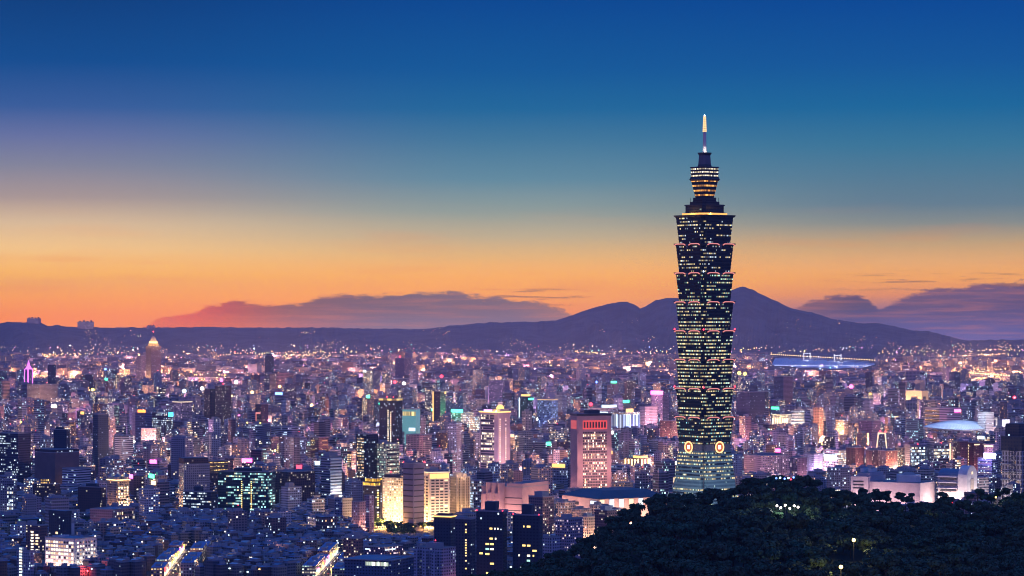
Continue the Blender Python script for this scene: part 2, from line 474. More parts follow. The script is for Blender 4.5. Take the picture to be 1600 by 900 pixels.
def hill_mesh(name, p0, p1):
    b = MB(); step = 4
    T = [YB + (YR - YB) * i / 14 for i in range(15)] + [YR + 600, YR + 1700]
    cols = list(range(p0, p1 + 1, step))
    vs = [[(px2x(px, Y), Y, hill_z(px, Y) if Y < YR + 1500 else gz(px2x(px, Y), Y) - 2) for Y in T] for px in cols]
    for a, c in zip(vs, vs[1:]):
        for k in range(len(T) - 1):
            b.face([a[k], c[k], c[k + 1], a[k + 1]], hmat, smooth=True)
    return tag(b.build(name), kind='structure')
hill_mesh('hills', -120, 660)
hill_mesh('mountain', 660, 1720)

def hit(px, row):
    """where the sight line through a pixel of the photograph meets the land"""
    k = (row - ROW0) / F
    Y = 2500.0
    while Y < YR:
        X = px2x(px, Y); z = EYE - k * Y
        h = hill_z(px, Y)
        if z <= (h if h is not None else gz(X, Y)): return X, Y, z
        Y += 25 if Y < 12000 else 60
    return None

# river reaches between the bridges; pale base colour stands in for sky glare
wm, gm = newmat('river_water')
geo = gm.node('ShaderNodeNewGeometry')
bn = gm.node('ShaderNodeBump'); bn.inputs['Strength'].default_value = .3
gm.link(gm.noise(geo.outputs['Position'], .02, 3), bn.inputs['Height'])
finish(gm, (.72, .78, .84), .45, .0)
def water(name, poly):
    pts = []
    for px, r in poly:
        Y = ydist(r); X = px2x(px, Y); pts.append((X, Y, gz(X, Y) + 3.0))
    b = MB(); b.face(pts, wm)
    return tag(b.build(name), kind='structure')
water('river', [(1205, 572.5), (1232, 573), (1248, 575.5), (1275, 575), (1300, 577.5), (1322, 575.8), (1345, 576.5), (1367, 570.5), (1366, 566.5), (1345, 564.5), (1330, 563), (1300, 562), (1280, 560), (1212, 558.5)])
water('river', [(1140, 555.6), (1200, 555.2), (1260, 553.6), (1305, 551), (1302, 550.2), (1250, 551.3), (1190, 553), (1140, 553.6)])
WATER = [(1203, 1369, 556, 578)]

# haze: one closed box of even pale air round everything
b = MB()
hz, gm = newmat('haze_air')
pv = gm.node('ShaderNodeVolumePrincipled')
pv.inputs['Color'].default_value = (.66, .78, 1.0, 1)
pv.inputs['Density'].default_value = HAZE_D
pv.inputs['Anisotropy'].default_value = 0.0
o_ = gm.node('ShaderNodeOutputMaterial')
gm.link(pv.outputs[0], o_.inputs['Volume'])
b.box(-6200, 6200, -600, 23000, -50, 534, hz, hz, bottom=True)
haze = tag(b.build('haze'), kind='stuff')

# ---------------------------------------------------------------- wooded hill below the viewpoint
HR = [(560, 990), (700, 935), (780, 915), (820, 908), (850, 897), (880, 885), (905, 874), (930, 858), (948, 838), (970, 826), (1000, 812), (1030, 796), (1050, 793), (1090, 790), (1120, 788), (1150, 784), (1165, 776), (1185, 769),
      (1215, 766), (1245, 769), (1275, 776), (1300, 786), (1325, 797), (1350, 801), (1400, 804), (1450, 806), (1500, 806), (1535, 800), (1560, 796), (1600, 794), (1680, 792), (1800, 790)]
HY, HN = 1500.0, 1040.0
def wood_row(px, Y):
    r = interp(HR, px)
    bottom = max(r + 55, 975.0)
    t = max(0.0, (HY - Y) / (HY - HN))
    s = t + 0.10 * vn(px / 90.0, t * 3, 2) * t * (1.4 - t) * 2
    return r + (bottom - r) * max(0.0, s)
def wood_z(px, Y):
    if Y <= HY: return row2z(wood_row(px, Y), Y)
    zr = row2z(interp(HR, px), HY)
    return max(zr - (Y - HY) * 0.42, gz(0, Y) - 3)
fm = plain('hill_soil', (.03, .04, .025), .95)
b = MB()
cols = list(range(520, 1781, 12)); T = [900 + 30 * i for i in range(21)] + [1560, 1640, 1740, 1850, 1980, 2080]
vs = [[(px2x(px, Y), Y, wood_z(px, Y)) for Y in T] for px in cols]
for a, c in zip(vs, vs[1:]):
    for k in range(len(T) - 1):
        b.face([a[k], c[k], c[k + 1], a[k + 1]], fm)
tag(b.build('wooded_hill'), kind='structure')
# ---------------------------------------------------------------- the pagoda-like skyscraper
TY = 3200.0; TX = px2x(1101.0, TY); TZ = gz(TX, TY); MPP = TY / F
def tz(r): return row2z(r, TY) - TZ
tower = bpy.data.objects.new('skyscraper', None)
col.objects.link(tower)
tower.location = (TX, TY, TZ); tower.rotation_euler = (0, 0, -math.radians(51))
tag(tower, 'very tall dark skyscraper of eight stacked flared segments with a lit spire', 'skyscraper')
def plan(w, n):
    h = w / 2
    P = []
    for k in range(4):
        c, s_ = [(1, 0), (0, 1), (-1, 0), (0, -1)][k]
        for x, y in ((h, -h + n), (h, h - n), (h - n, h - n)):
            P.append((x * c - y * s_, x * s_ + y * c))
    return P
t_wall = facade('tower_glass', (.045, .052, .048), 1.6, 4.2, .8, .4, .02, .5, 1.0, WARM, GREENISH, .5, (.012, .024, .03))
t_ledge = plain('tower_ledge', (.05, .055, .06), .5)
t_low = facade('tower_base_glass', (.11, .20, .22), 2.0, 4.2, .85, .55, .08, .5, 1.0, WARM, GREENISH, .6, (.05, .11, .13))
t_stone = plain('tower_stone', (.16, .15, .16), .7)
BM = [facade('tower_band_%d' % i, (.02, .03, .04), 1.5, 50, .84, 5.0, p, .72, s * .66, (1, .78, .38, 1), cc, cs, (.015, .03, .035))
      for i, (p, s, cc, cs) in enumerate([(.38, 1.7, COOL, .25), (.42, 1.6, (.55, 1, .8, 1), .35), (.56, 1.7, GREENISH, .3), (.62, 1.8, GREENISH, .3), (.54, 1.7, (.4, .9, .9, 1), .25)])]
def band(parent, name, z0, z1, w0, w1, n, mat, sd):
    b = MB()
    A, B = plan(w0, n), plan(w1, n)
    for i in range(12):
        a, c = A[i], A[(i + 1) % 12]; d, e = B[(i + 1) % 12], B[i]
        L = math.hypot(c[0] - a[0], c[1] - a[1])
        b.face([(a[0], a[1], z0), (c[0], c[1], z0), (d[0], d[1], z1), (e[0], e[1], z1)], mat, [(i * 61, 10), (i * 61 + L, 10), (i * 61 + L, 14), (i * 61, 14)], (1, 1, 1), sd + i * .31)
    return b.build(name, parent)
def spun(fn):
    for k in range(4):
        a = k * math.pi / 2
        fn(k, lambda x, y: (x * math.cos(a) - y * math.sin(a), x * math.sin(a) + y * math.cos(a)))
SEG = [337, 381, 426, 471, 516, 560.5, 605.5, 650, 693]
BSEL = [0, 0, 1, 2, 3, 3, 2, 4]
proto_eave = {}
def MB1(fn):
    b = MB(); fn(b); return b
def MB_beacon(parent, xy, z, mat, r):
    bb = MB(); bb.octa((*xy, z), r, mat); return bb.build("beacon", parent)
for i in range(8):
    zt, zb = tz(SEG[i]), tz(SEG[i + 1])
    wt, wb = 52.0, 46.5
    b = MB()
    b.prism(plan(wb, 4.6), zb + .02, zt, t_wall, t_ledge, top=plan(wt, 4.6), bottom=True, v0=zb)
    seg = b.build('tower_segment', tower)
    b = MB()
    b.prism(plan(wt + 1.0, 4.4), zt - 2.2, zt - .6, t_ledge, t_ledge, top=plan(wt + 3.6, 4.6), bottom=True)
    b.prism(plan(wt + 3.6, 4.6), zt - .6, zt + .25, t_ledge, t_ledge, bottom=True)
    b.build('ledge', seg)
    H = zt - zb
    for f in range(8):
        z0 = zb + H * (f + .16) / 8.25; z1 = z0 + 1.55
        wa = wb + (wt - wb) * (z0 - zb) / H + .3; wc2 = wb + (wt - wb) * (z1 - zb) / H + .3
        band(seg, 'window_band', z0, z1, wa, wc2, 4.6, BM[BSEL[i]], i * 3.7 + f * .53)
    def slot(k, r):                                       # dark service slot at the re-entrant corners
        b = MB(); b.rbox(*r(wb / 2 - 3.6, wb / 2 - 3.6), 1.6, 1.6, k * math.pi / 2, zb, zt - .7, M['dark']); b.build('corner_column', seg)
    spun(slot)
    def eaves(k, r):
        for sgn in (-1, 1):
            pts = []
            for j in range(9):
                t = j / 8.0
                y = 3.0 + t * (wt / 2 - 7.6)
                zz = zt - 1.9 + 1.5 * (1 - (2 * t - 1) ** 4) ** .5
                pts.append((*r(wt / 2 + 2.1, sgn * y), zz))
            bb = MB(); bb.tube(pts, .62, M['g_salmon'], 6)
            bb.build('eave_light', seg)
        bb = MB()
        x, y = r(wt / 2 + 1.5, 0)
        bb.ball((x, y, zt - 2.2), 1.5, t_stone, 8, 6)
        x, y = r(wt / 2 + 1.4, 0)
        bb.rbox(x, y, 1.2, 1.6, k * math.pi / 2, zt - 6.0, zt - 3.0, t_stone)
        bb.build('ornament', seg)
    if i: spun(eaves)
    if i in (4, 6):
        spun(lambda k, r: MB_beacon(seg, r(wt / 2 - 1.2, wt / 2 - 1.2), zt + 1.2, M['g_red'], 1.5))
    if i == 2: MB_beacon(seg, (wt / 2 - 1.5, -wt / 2 + 1.5), zt + 1.0, M['g_cool'], 1.2)
# lower trapezoid with the coin emblems
z1, z0 = tz(693), tz(703)
b = MB()
b.prism(plan(47.5, 4.6), z0, z1 - .03, t_stone, t_stone, top=plan(46.8, 4.6))
b.build('belt', tower)
zb = 0.0
wtop, wbot = 48.0, 72.0
b = MB(); b.prism(plan(wbot, 6.5), zb, z0 - .05, t_low, t_stone, top=plan(wtop, 5.0), v0=zb)
base = b.build('tower_base', tower)
nf = int((z0 - 24) / 4.2)
for f in range(nf):
    za = z0 - 3.6 - f * 4.2
    if 8 <= f <= 9: continue
    wf_ = lambda z: wbot + (wtop - wbot) * (z - zb) / (z0 - zb) + .35
    band(base, 'window_band', za, za + 1.7, wf_(za), wf_(za + 1.7), 5.2, BM[3 if f < 16 else 1], 50 + f * .7)
spun(lambda k, r: MB1(lambda b: b.prism([r(wbot / 2 - 7.2 + dx_, wbot / 2 - 7.2 + dy_) for dx_, dy_ in ((-1, -1), (1, -1), (1, 1), (-1, 1))], zb, z0 - 1, t_stone, t_stone,
                          top=[r(wtop / 2 - 5.2 + dx_, wtop / 2 - 5.2 + dy_) for dx_, dy_ in ((-1, -1), (1, -1), (1, 1), (-1, 1))])).build('corner_column', base))
gold_ring = glow('coin_ring', (1, .46, .16), 2.6); coin_in = glow('coin_inside', (.8, .16, .04), .55, (.2, .08, .04)); coin_sq = glow('coin_square', (1, .75, .5), 4.0)
def coin(k, r):
    zc = tz(697.5); x0 = 25.0
    b = MB()
    A = []
    n = 28
    for j in range(n):
        a = 2 * math.pi * j / n
        A.append((math.cos(a), math.sin(a)))
    for j in range(n):
        (c1, s1), (c2, s2) = A[j], A[(j + 1) % n]
        P = lambda c, s_, rr, x: (*r(x, c * rr), zc + s_ * rr)
        b.face([P(c1, s1, 0, x0), P(c1, s1, 5.7, x0), P(c2, s2, 5.7, x0)], coin_in)
        b.face([P(c1, s1, 6.6, x0 + .6), P(c1, s1, 6.6, x0 - 1.5), P(c2, s2, 6.6, x0 - 1.5), P(c2, s2, 6.6, x0 + .6)], t_stone)
    disc = b.build('coin_emblem', tower)
    b = MB()
    b.tube([(*r(x0 + .5, A[j % n][0] * 6.2), zc + A[j % n][1] * 6.2) for j in range(n + 1)], .75, gold_ring, 6, caps=False)
    b.build('light_ring', disc)
    b = MB()
    (xa, ya) = r(x0 + .4, 0)
    b.rbox(xa, ya, .8, 3.6, k * math.pi / 2, zc - 2.2, zc + 2.2, coin_sq)
    b.build('light_square', disc)
spun(coin)
# crown: glowing terrace, stepped blocks, flared lantern, collar, mast
def oct_(w, c=.28):
    h = w / 2; k = h * (1 - c)
    return [(h, -k), (h, k), (k, h), (-k, h), (-h, k), (-h, -k), (-k, -h), (k, -h)]
b = MB(); b.prism(oct_(40), tz(337) + .3, tz(332.5), M['dark'], t_ledge); b.build('terrace_wall', tower)
b = MB()
b.prism(oct_(43), tz(336.4), tz(333.6), glow('terrace_glow', (1, .42, .06), 1.7), t_ledge)
b.build('terrace_light', tower)
b = MB()
b.prism(oct_(35, .2), tz(332.5), tz(320), t_wall, t_ledge, v0=3); b.prism(oct_(37, .2), tz(322), tz(320.6), t_ledge, t_ledge, bottom=True)
b.prism(oct_(27, .2), tz(320), tz(315.5), t_wall, t_ledge, v0=4); b.prism(oct_(22), tz(315.5), tz(309), t_wall, t_ledge, v0=5); b.prism(oct_(22, .2), tz(316), tz(314.5), t_ledge, t_ledge, bottom=True)
b.build('stepped_crown', tower)
def lattice(k, r):
    b = MB()
    za, zb_ = tz(319), tz(309)
    for i_ in (-2, 0, 2): b.tube([(*r(11.5 + i_ * .7, 11.5 - i_ * .7), za), (*r(11.5 + i_ * .7, 11.5 - i_ * .7), zb_)], .22, M['dark'], 4)
    for q_ in range(4):
        zz = za + (zb_ - za) * (q_ + .8) / 4
        b.tube([(*r(10.1, 12.9), zz), (*r(12.9, 10.1), zz)], .2, M['dark'], 4)
    b.build('antenna_frame', tower)
spun(lattice)
b = MB(); b.prism(oct_(17.5), tz(309), tz(283), t_wall, t_ledge, top=oct_(25.5), bottom=True, v0=2); lantern = b.build('lantern', tower)
amberband = facade('lantern_band', (.05, .03, .02), 3.0, 50, .86, 5.0, 3.0, .3, 1.5, (1, .40, .07, 1), (1, .5, .12, 1), .3)
whiteband = facade('collar_band', (.05, .05, .05), 1.8, 50, .7, 5.0, 3.0, .1, 2.2, (1, .82, .5, 1), (1, .9, .7, 1), .3)
def oband(parent, za, zb2, wa, wb2, mat, sd):
    b = MB(); A, B = oct_(wa), oct_(wb2)
    for i in range(8):
        a, c, d, e = A[i], A[(i + 1) % 8], B[(i + 1) % 8], B[i]
        L = math.hypot(c[0] - a[0], c[1] - a[1])
        b.face([(a[0], a[1], za), (c[0], c[1], za), (d[0], d[1], zb2), (e[0], e[1], zb2)], mat, [(i * 61, 10), (i * 61 + L, 10), (i * 61 + L, 12), (i * 61, 12)], (1, 1, 1), sd + i * .3)
    return b.build('light_band', parent)
for rr in (306.5, 299.5, 292, 284.5):
    w_ = lambda r_: 17.5 + 8 * (309 - r_) / 26 + .3
    oband(lantern, tz(rr), tz(rr - 2.6), w_(rr), w_(rr - 2.6), amberband, rr)
b = MB()
b.prism(oct_(26.5), tz(283), tz(280.5), t_ledge, t_ledge, top=oct_(29.5), bottom=True); b.prism(oct_(29.5), tz(280.5), tz(277.5), t_ledge, t_ledge, top=oct_(26.5))
b.prism(oct_(25.5), tz(277.5), tz(262.5), t_wall, t_ledge); b.prism(oct_(27.6), tz(262.5), tz(261), t_ledge, t_ledge, bottom=True)
collar = b.build('collar', tower)
for rr in (276, 270.5, 265.5):
    oband(collar, tz(rr), tz(rr - 2.0), 25.9, 25.9, whiteband, rr)
    b = MB(); b.prism(oct_(27.2), tz(rr) - 1.3, tz(rr) - .3, t_ledge, t_ledge, bottom=True); b.build('ledge', collar)
b = MB()
b.prism(oct_(14), tz(261), tz(257), t_ledge, t_ledge, top=oct_(12.2)); b.prism(oct_(12.2), tz(257), tz(243), t_stone, t_ledge, top=oct_(10.8))
b.prism(oct_(10.8), tz(243), tz(239.5), t_ledge, t_ledge, top=oct_(13.4)); b.prism(oct_(13.4), tz(239.5), tz(238.6), t_ledge, t_ledge)
b.build('spire_base', tower)
b = MB(); b.cyl(0, 0, 2.6, tz(238.6), tz(229), M['white'], n=10, r2=2.1); b.cyl(0, 0, 2.1, tz(229), tz(206.5), M['steel'], n=10, r2=1.9)
mast = b.build('mast', tower)
spire_band = glow('spire_band', (1, .58, .22), 1.7)
for k in range(9):
    za = tz(206 - k * 2.75)
    b = MB(); b.cyl(0, 0, 2.35 - .09 * k, za, za + 1.5, spire_band, n=10); b.build('light_band', mast)
b = MB(); b.cyl(0, 0, 1.3, tz(206.5), tz(180), M['dark'], n=8, r2=.5); b.build('tip', mast)
MB_beacon(mast, (0, 0), tz(180.5), M['g_white'], 1.3)
lamp((TX, TY - 8, tz(237) + TZ), (1, .85, .7), 4e3, .5)
for a in (-2.3, -1.57, -.8): lamp((TX + 75 * math.cos(a), TY + 75 * math.sin(a), 75 + TZ), (.85, .85, 1), 4.5e4, 2)
for a in range(6):
    lamp((TX + 25 * math.cos(a * 1.047 - 2.4), TY + 25 * math.sin(a * 1.047 - 2.4), tz(335) + TZ), (1, .45, .08), 4e3, .5)
# ---------------------------------------------------------------- landmark buildings, each from its place in the photograph
HEROES = []
class Hero: pass
def hero(name, label, cat, short, x0, xc, x1, yt, yb, th, mat, roof='roof', yv=None, group=None, parapet=True, build=True, tint=(1, 1, 1), rtint=(1, 1, 1)):
    """x0..xc..x1: left edge, near corner and right edge in the photograph; yt, yb: rows of its roof edge and foot; th: bearing of its left-hand face"""
    h = Hero()
    Y = ydist(yb); t = math.radians(th); s = Y / F
    W = max((xc - x0) * s / math.cos(t), 1.0); D = max((x1 - xc) * s / math.sin(t), 1.0)
    X = px2x(xc, Y)
    L = (-math.cos(t), math.sin(t)); Rr = (math.sin(t), math.cos(t))
    cx_ = X + (L[0] * W + Rr[0] * D) / 2; cy_ = Y + (L[1] * W + Rr[1] * D) / 2
    z = gz(X, Y); H = row2z(yt, Y) - z
    h.W, h.D, h.H, h.Y, h.X, h.z, h.yaw = W, D, H, Y, X, z, -t
    h.cx, h.cy = cx_, cy_
    h.x0, h.x1, h.yt, h.yb, h.yv = x0, x1, yt, yb, yv or yb - 5
    h.short = short; h.cat = cat; h.s = s
    h.roofm = M[roof]; h.mat = mat
    b = MB()
    if build:
        b.box(-W / 2, W / 2, -D / 2, D / 2, 0, H, mat, h.roofm, tint=tint, rtint=rtint)
    h.mb = b
    h.name, h.label, h.group = name, label, group
    h.par = parapet
    h.done = False
    h.root = None
    HEROES.append(h)
    return h
def fin(h):
    """link the body; children may follow"""
    if h.done: return h.root
    h.done = True
    o = h.mb.build(h.name, None, (h.cx, h.cy, h.z), h.yaw)
    tag(o, h.label, h.cat, h.group)
    h.root = o
    if h.par:
        b = MB(); W, D, H = h.W / 2, h.D / 2, h.H; e = .35; k = 1.1
        wm_ = M['concrete']
        for a in ((-W - .15, W + .15, -D - .15, -D + e), (-W - .15, W + .15, D - e, D + .15), (-W - .15, -W + e, -D + e + .01, D - e - .01), (W - e, W + .15, -D + e + .01, D - e - .01)):
            b.box(a[0], a[1], a[2], a[3], H + .01, H + k, wm_, bottom=True)
        b.build('parapet', o)
    return o
def top_(h, fx0, fx1, fy0, fy1, hh, mat='concrete', roof='roof', name='penthouse', z=None):
    """a block on the roof, in shares of the footprint"""
    o = fin(h); b = MB(); z0 = (h.H if z is None else z) + .02
    b.box((fx0 - .5) * h.W, (fx1 - .5) * h.W, (fy0 - .5) * h.D, (fy1 - .5) * h.D, z0, z0 + hh, M[mat] if isinstance(mat, str) else mat, M[roof], bottom=True)
    return b.build(name, o)
def fpos(h, face, u, d=0.0):
    W, D = h.W / 2, h.D / 2
    if face == 'L': return (-W + u * h.W, -D - d)
    if face == 'R': return (W + d, -D + u * h.D)
    if face == 'B': return (W - u * h.W, D + d)
    return (-W - d, D - u * h.D)
def slab(h, face, u0, u1, v0, v1, mat, name, d=.5, parent=None, off=.03):
    """a thin piece on a face: u in shares of its width, v in metres above the foot"""
    o = fin(h); b = MB()
    a = fpos(h, face, u0, off); c = fpos(h, face, u1, off); e = fpos(h, face, u1, d); f = fpos(h, face, u0, d)
    pl = [a, c, e, f]
    if sum(pl[i][0] * pl[(i + 1) % 4][1] - pl[(i + 1) % 4][0] * pl[i][1] for i in range(4)) < 0: pl.reverse()
    m = M[mat] if isinstance(mat, str) else mat
    b.prism(pl, v0, v1, m, m, bottom=True)
    return b.build(name, parent or o)
def rimlight(h, mat, th=1.2, name='roof_light_strip', drop=.3, out=.6):
    o = fin(h); b = MB(); W, D, H = h.W / 2 + out, h.D / 2 + out, h.H - drop
    for a, c in (((-W, -D), (W, -D)), ((W, -D), (W, D)), ((W, D), (-W, D)), ((-W, D), (-W, -D))):
        b.tube([(*a, H), (*c, H)], th / 2, M[mat], 5)
    return b.build(name, o)
def beacon(h, fx, fy, dz, mat='g_red', r=None, name='beacon'):
    o = fin(h); b = MB(); r = r or max(.9, h.Y * .00022)
    x, y = (fx - .5) * h.W, (fy - .5) * h.D
    b.tube([(x, y, h.H), (x, y, h.H + dz)], .25, M['dark'], 4); b.octa((x, y, h.H + dz), r, M[mat])
    return b.build(name, o)
def bands(h, face, n, v0, v1, mat, name='window_band', u0=.04, u1=.96, frac=.5, d=.25):
    """n strips of glazing, each storey's a part"""
    st = (v1 - v0) / n
    m = M[mat] if isinstance(mat, str) else mat
    for i in range(n):
        o = fin(h); b = MB()
        a = fpos(h, face, u0, d); c = fpos(h, face, u1, d)
        z0 = v0 + st * (i + .5 - frac / 2); z1 = z0 + st * frac
        L = math.hypot(c[0] - a[0], c[1] - a[1]); k = R.random() * 7
        b.face([(*a, z0), (*c, z0), (*c, z1), (*a, z1)], m, [(0, 10), (L, 10), (L, 12), (0, 12)], (1, 1, 1), k)
        for (p, q_) in ((a, fpos(h, face, u0, 0)), (c, fpos(h, face, u1, 0))): pass
        b.build(name, o)
PANES = {}
def windows(h, face, cols, rows, u0, u1, v0, v1, wf, hf, prob, mats, dark='pane_dark', name='window', skip=None, d=.12, frame=None):
    """separate windows: shared meshes, one object each"""
    o = fin(h)
    FW = h.W if face in 'LB' else h.D
    cw = (u1 - u0) * FW / cols; ch = (v1 - v0) / rows
    w, hh = cw * wf, ch * hf
    for i in range(cols):
        for j in range(rows):
            if skip and skip(i, j): continue
            lit_ = R.random() < prob
            m = R.choice(mats) if lit_ else dark
            key = (round(w, 2), round(hh, 2), m)
            if key not in PANES:
                b = MB(); b.box(-w / 2, w / 2, -.2, .0, 0, hh, M[m], bottom=True); PANES[key] = b.mesh(name)
            ob = bpy.data.objects.new(name, PANES[key]); col.objects.link(ob); ob.parent = o
            x, y = fpos(h, face, u0 + (i + .5) * (u1 - u0) / cols, d)
            ob.location = (x, y, v0 + ch * (j + .5) - hh / 2)
            ob.rotation_euler = (0, 0, {'L': 0, 'R': math.pi / 2, 'B': math.pi, 'X': -math.pi / 2}[face])
M['pane_dark'] = plain('dark_pane', (.025, .03, .045), .2)
for k, c, s_ in (('pane_warm', (1, .68, .34), 2.0), ('pane_white', (1, .86, .62), 2.6), ('pane_dim', (1, .55, .25), .8), ('pane_cool', (.7, .9, 1), 1.8), ('pane_yellow', (1, .66, .18), 2.2), ('pane_teal', (.5, 1, .85), 1.3)):
    M[k] = glow(k, c, s_)
def wl(h, face, u, d, z):
    """world point off a face"""
    x, y = fpos(h, face, u, d); c, s_ = math.cos(h.yaw), math.sin(h.yaw)
    return (h.cx + x * c - y * s_, h.cy + x * s_ + y * c, h.z + z)
def flood(h, face, c, power, us=(.2, .5, .8), d=14, z=3, radius=.6):
    for u in us: lamp(wl(h, face, u, d, z), c, power, radius)

fc = facade
F_ = dict(
    dark=fc('f_dark', (.06, .055, .07), 3.2, 3.3, .6, .5, .16, .1, 1.5),
    darkbrown=fc('f_darkbrown', (.12, .075, .075), 3.4, 3.3, .5, .45, .18, .1, 1.6, WARM, WHITEW),
    navy=fc('f_navy', (.05, .065, .095), 3.4, 3.2, .5, .45, .05, .0, 1.3, (1, .62, .2, 1), COOL, .15),
    grey=fc('f_grey', (.30, .29, .31), 3.0, 3.4, .62, .5, .16, .2, 1.5),
    greygrid=fc('f_greygrid', (.42, .38, .38), 2.9, 3.3, .5, .55, .15, .05, 1.7, WARM, WHITEW),
    white=fc('f_white', (.62, .60, .60), 3.0, 3.3, .6, .48, .16, .2, 1.6),
    whiterow=fc('f_whiterow', (.66, .64, .64), 2.6, 3.6, 1.0, .45, .14, .6, 1.5, WHITEW, COOL, .5, (.05, .06, .09)),
    coolrow=fc('f_coolrow', (.16, .18, .22), 2.4, 3.7, .9, .5, .34, .55, 1.6, WHITEW, COOL, .7),
    tealglass=fc('f_teal', (.05, .085, .10), 2.4, 3.8, .9, .55, .28, .6, 1.5, (1, .85, .5, 1), (.5, 1, .95, 1), .7, (.03, .06, .07)),
    beige=fc('f_beige', (.46, .38, .30), 3.1, 3.3, .5, .52, .12, .1, 1.4),
    beigelit=fc('f_beigelit', (.46, .38, .30), 2.8, 3.4, .7, .5, .5, .3, 1.6, WHITEW, GREENISH, .3),
    cream=fc('f_cream', (.60, .53, .43), 3.4, 3.5, .62, .58, .62, .1, 1.7, WHITEW, (.9, 1, .9, 1), .25, (.10, .09, .08)),
    creamb=fc('f_creamb', (.62, .55, .45), 3.6, 3.2, .66, .48, .10, .1, 1.5, WARM, WHITEW, .3, (.05, .04, .035)),
    stone=fc('f_stone', (.42, .35, .26), 3.2, 3.5, .42, .6, .10, .0, 1.2, WARM, WHITEW, .3, (.04, .035, .03)),
    pink=fc('f_pink', (.52, .33, .31), 3.2, 3.4, .4, .45, .10, .1, 1.4),
    pinkplain=fc('f_pinkplain', (.52, .33, .31), 9, 9, .0, .0, .0, .0, 0),
    pinklit=fc('f_pinklit', (.50, .34, .33), 3.0, 3.3, .62, .5, .45, .2, 1.7, WARM, WHITEW),
    brick=fc('f_brick', (.24, .13, .115), 3.2, 3.3, .5, .5, .22, .1, 1.6, WARM, WHITEW),
    lavender=fc('f_lav', (.42, .40, .47), 3.3, 3.1, .5, .5, .16, .0, 1.5, WARM, COOL, .4),
    goldlit=fc('f_gold', (.30, .20, .12), 3.0, 3.6, .6, .6, .85, .1, 2.4, (1, .55, .12, 1), (1, .66, .2, 1), .4),
    hot=fc('f_hot', (.4, .3, .25), 3.0, 3.6, .75, .6, .75, .2, 2.6, WHITEW, COOL, .35),
    purple=fc('f_purple', (.36, .27, .33), 3.2, 3.2, .5, .5, .28, .1, 1.6, WARM, (1, .75, .8, 1)),
    bluelit=fc('f_bluelit', (.30, .34, .5), 3.4, 3.8, .7, .5, .5, .3, 1.6, (.35, .5, 1, 1), (.55, .7, 1, 1), .5),
    blank=fc('f_blank', (.30, .27, .30), 9, 9, 0, 0, 0, 0, 0),
    blankw=fc('f_blankw', (.62, .6, .6), 9, 9, 0, 0, 0, 0, 0),
    blanknavy=fc('f_blanknavy', (.04, .055, .08), 3.5, 3.2, .5, .45, .01, 0, 1),
    villagold=fc('f_villa', (.50, .40, .30), 3.1, 3.2, .55, .5, .3, .1, 1.8, WARM, AMBER, .3),
)
# ---- lower left
h = hero('hospital', 'white seven-storey hospital wing with rows of brightly lit square windows', 'hospital', 'lit white hospital wing', 64, 116, 145, 843, 897, 36, F_['blankw'], 'roof_blue', yv=884)
windows(h, 'L', 11, 7, .02, .985, 6.5, 35, .62, .52, .86, ['pane_white', 'pane_warm', 'pane_white', 'pane_dim'])
windows(h, 'R', 7, 7, .1, .96, 6.5, 35, .42, .42, .55, ['pane_white', 'pane_white', 'pane_dim'])
windows(h, 'L', 8, 1, .05, .95, .8, 5.2, .6, .7, .9, ['pane_warm', 'pane_white'])
slab(h, 'R', .1, .98, 5.4, 6.0, 'dark', 'canopy', 1.2); slab(h, 'R', .05, .98, 1.0, 4.2, 'g_soft', 'shopfront', .3)
top_(h, .02, .2, .3, .8, 1.8, 'white'); beacon(h, .98, .96, 1.5, 'g_white', .9, 'roof_lamp')
flood(h, 'L', (1, .62, .55), 9e3, (.15, .4, .65, .9), 10, 4); flood(h, 'R', (1, .84, .66), 1.1e4, (.3, .8), 10, 3)
h = hero('hospital', 'stepped rear hospital block with a column of round white lit windows', 'hospital', 'stepped hospital block', 37, 62, 72, 822, 880, 36, F_['brick'], 'roof', yv=842)
windows(h, 'L', 2, 9, .30, .98, 6, 36, .5, .5, .85, ['pane_white', 'pane_warm']); top_(h, .0, .3, .2, .9, 5, 'concrete')
h = hero('stair_tower', 'slim pale stair tower with one bright vertical column of windows', 'apartment tower', 'slim stair tower', 23, 46, 52, 862, 905, 36, F_['lavender'], 'roof', yv=900)
windows(h, 'L', 1, 10, .14, .5, 2, 33, .6, .5, 1, ['pane_cool', 'pane_white']); top_(h, .1, .5, .2, .8, 4, 'concrete')
h = hero('apartment_tower', 'plain dark slab block with a blue roof behind the white hospital wing', 'apartment block', 'blue-roofed slab', 72, 102, 110, 804, 868, 40, F_['navy'], 'roof_blue', yv=838)
top_(h, -.02, 1.02, -.02, 1.02, 4, 'navy', 'roof_blue', 'attic'); slab(h, 'L', .42, .55, 24, 26.5, 'pane_warm', 'window', .2)
h = hero('annex_house', 'small floodlit cream annex with two dark windows beside the blue-roofed slab', 'house', 'small cream annex', 100, 108, 115, 818, 858, 40, F_['blankw'], 'roof', yv=832)
windows(h, 'L', 1, 1, .1, .5, h.H - 6, h.H - 2, .8, .8, 0, ['pane_dim']); flood(h, 'L', WARMW, 5e3, (.5,), 6, h.H - 6)
h = hero('office_block', 'mauve office with cool white lit rows at the frame edge', 'office', 'mauve office with lit rows', -20, 22, 25, 752, 815, 25, F_['grey'], 'roof', yv=800)
bands(h, 'L', 9, 4, h.H - 2, fc('band_cool', (.2, .2, .25), 2.4, 50, .8, 5, .55, .7, 2.0, WHITEW, COOL, .8), 'window_band', .72, .97)
h = hero('warehouse_hall', 'broad windowless brown hall with a few lamps under its roofline', 'hall', 'broad brown hall', 48, 86, 118, 708, 775, 42, fc('f_hall', (.20, .14, .14), 9, 9, 0, 0, 0, 0, 0), 'roof', yv=748)
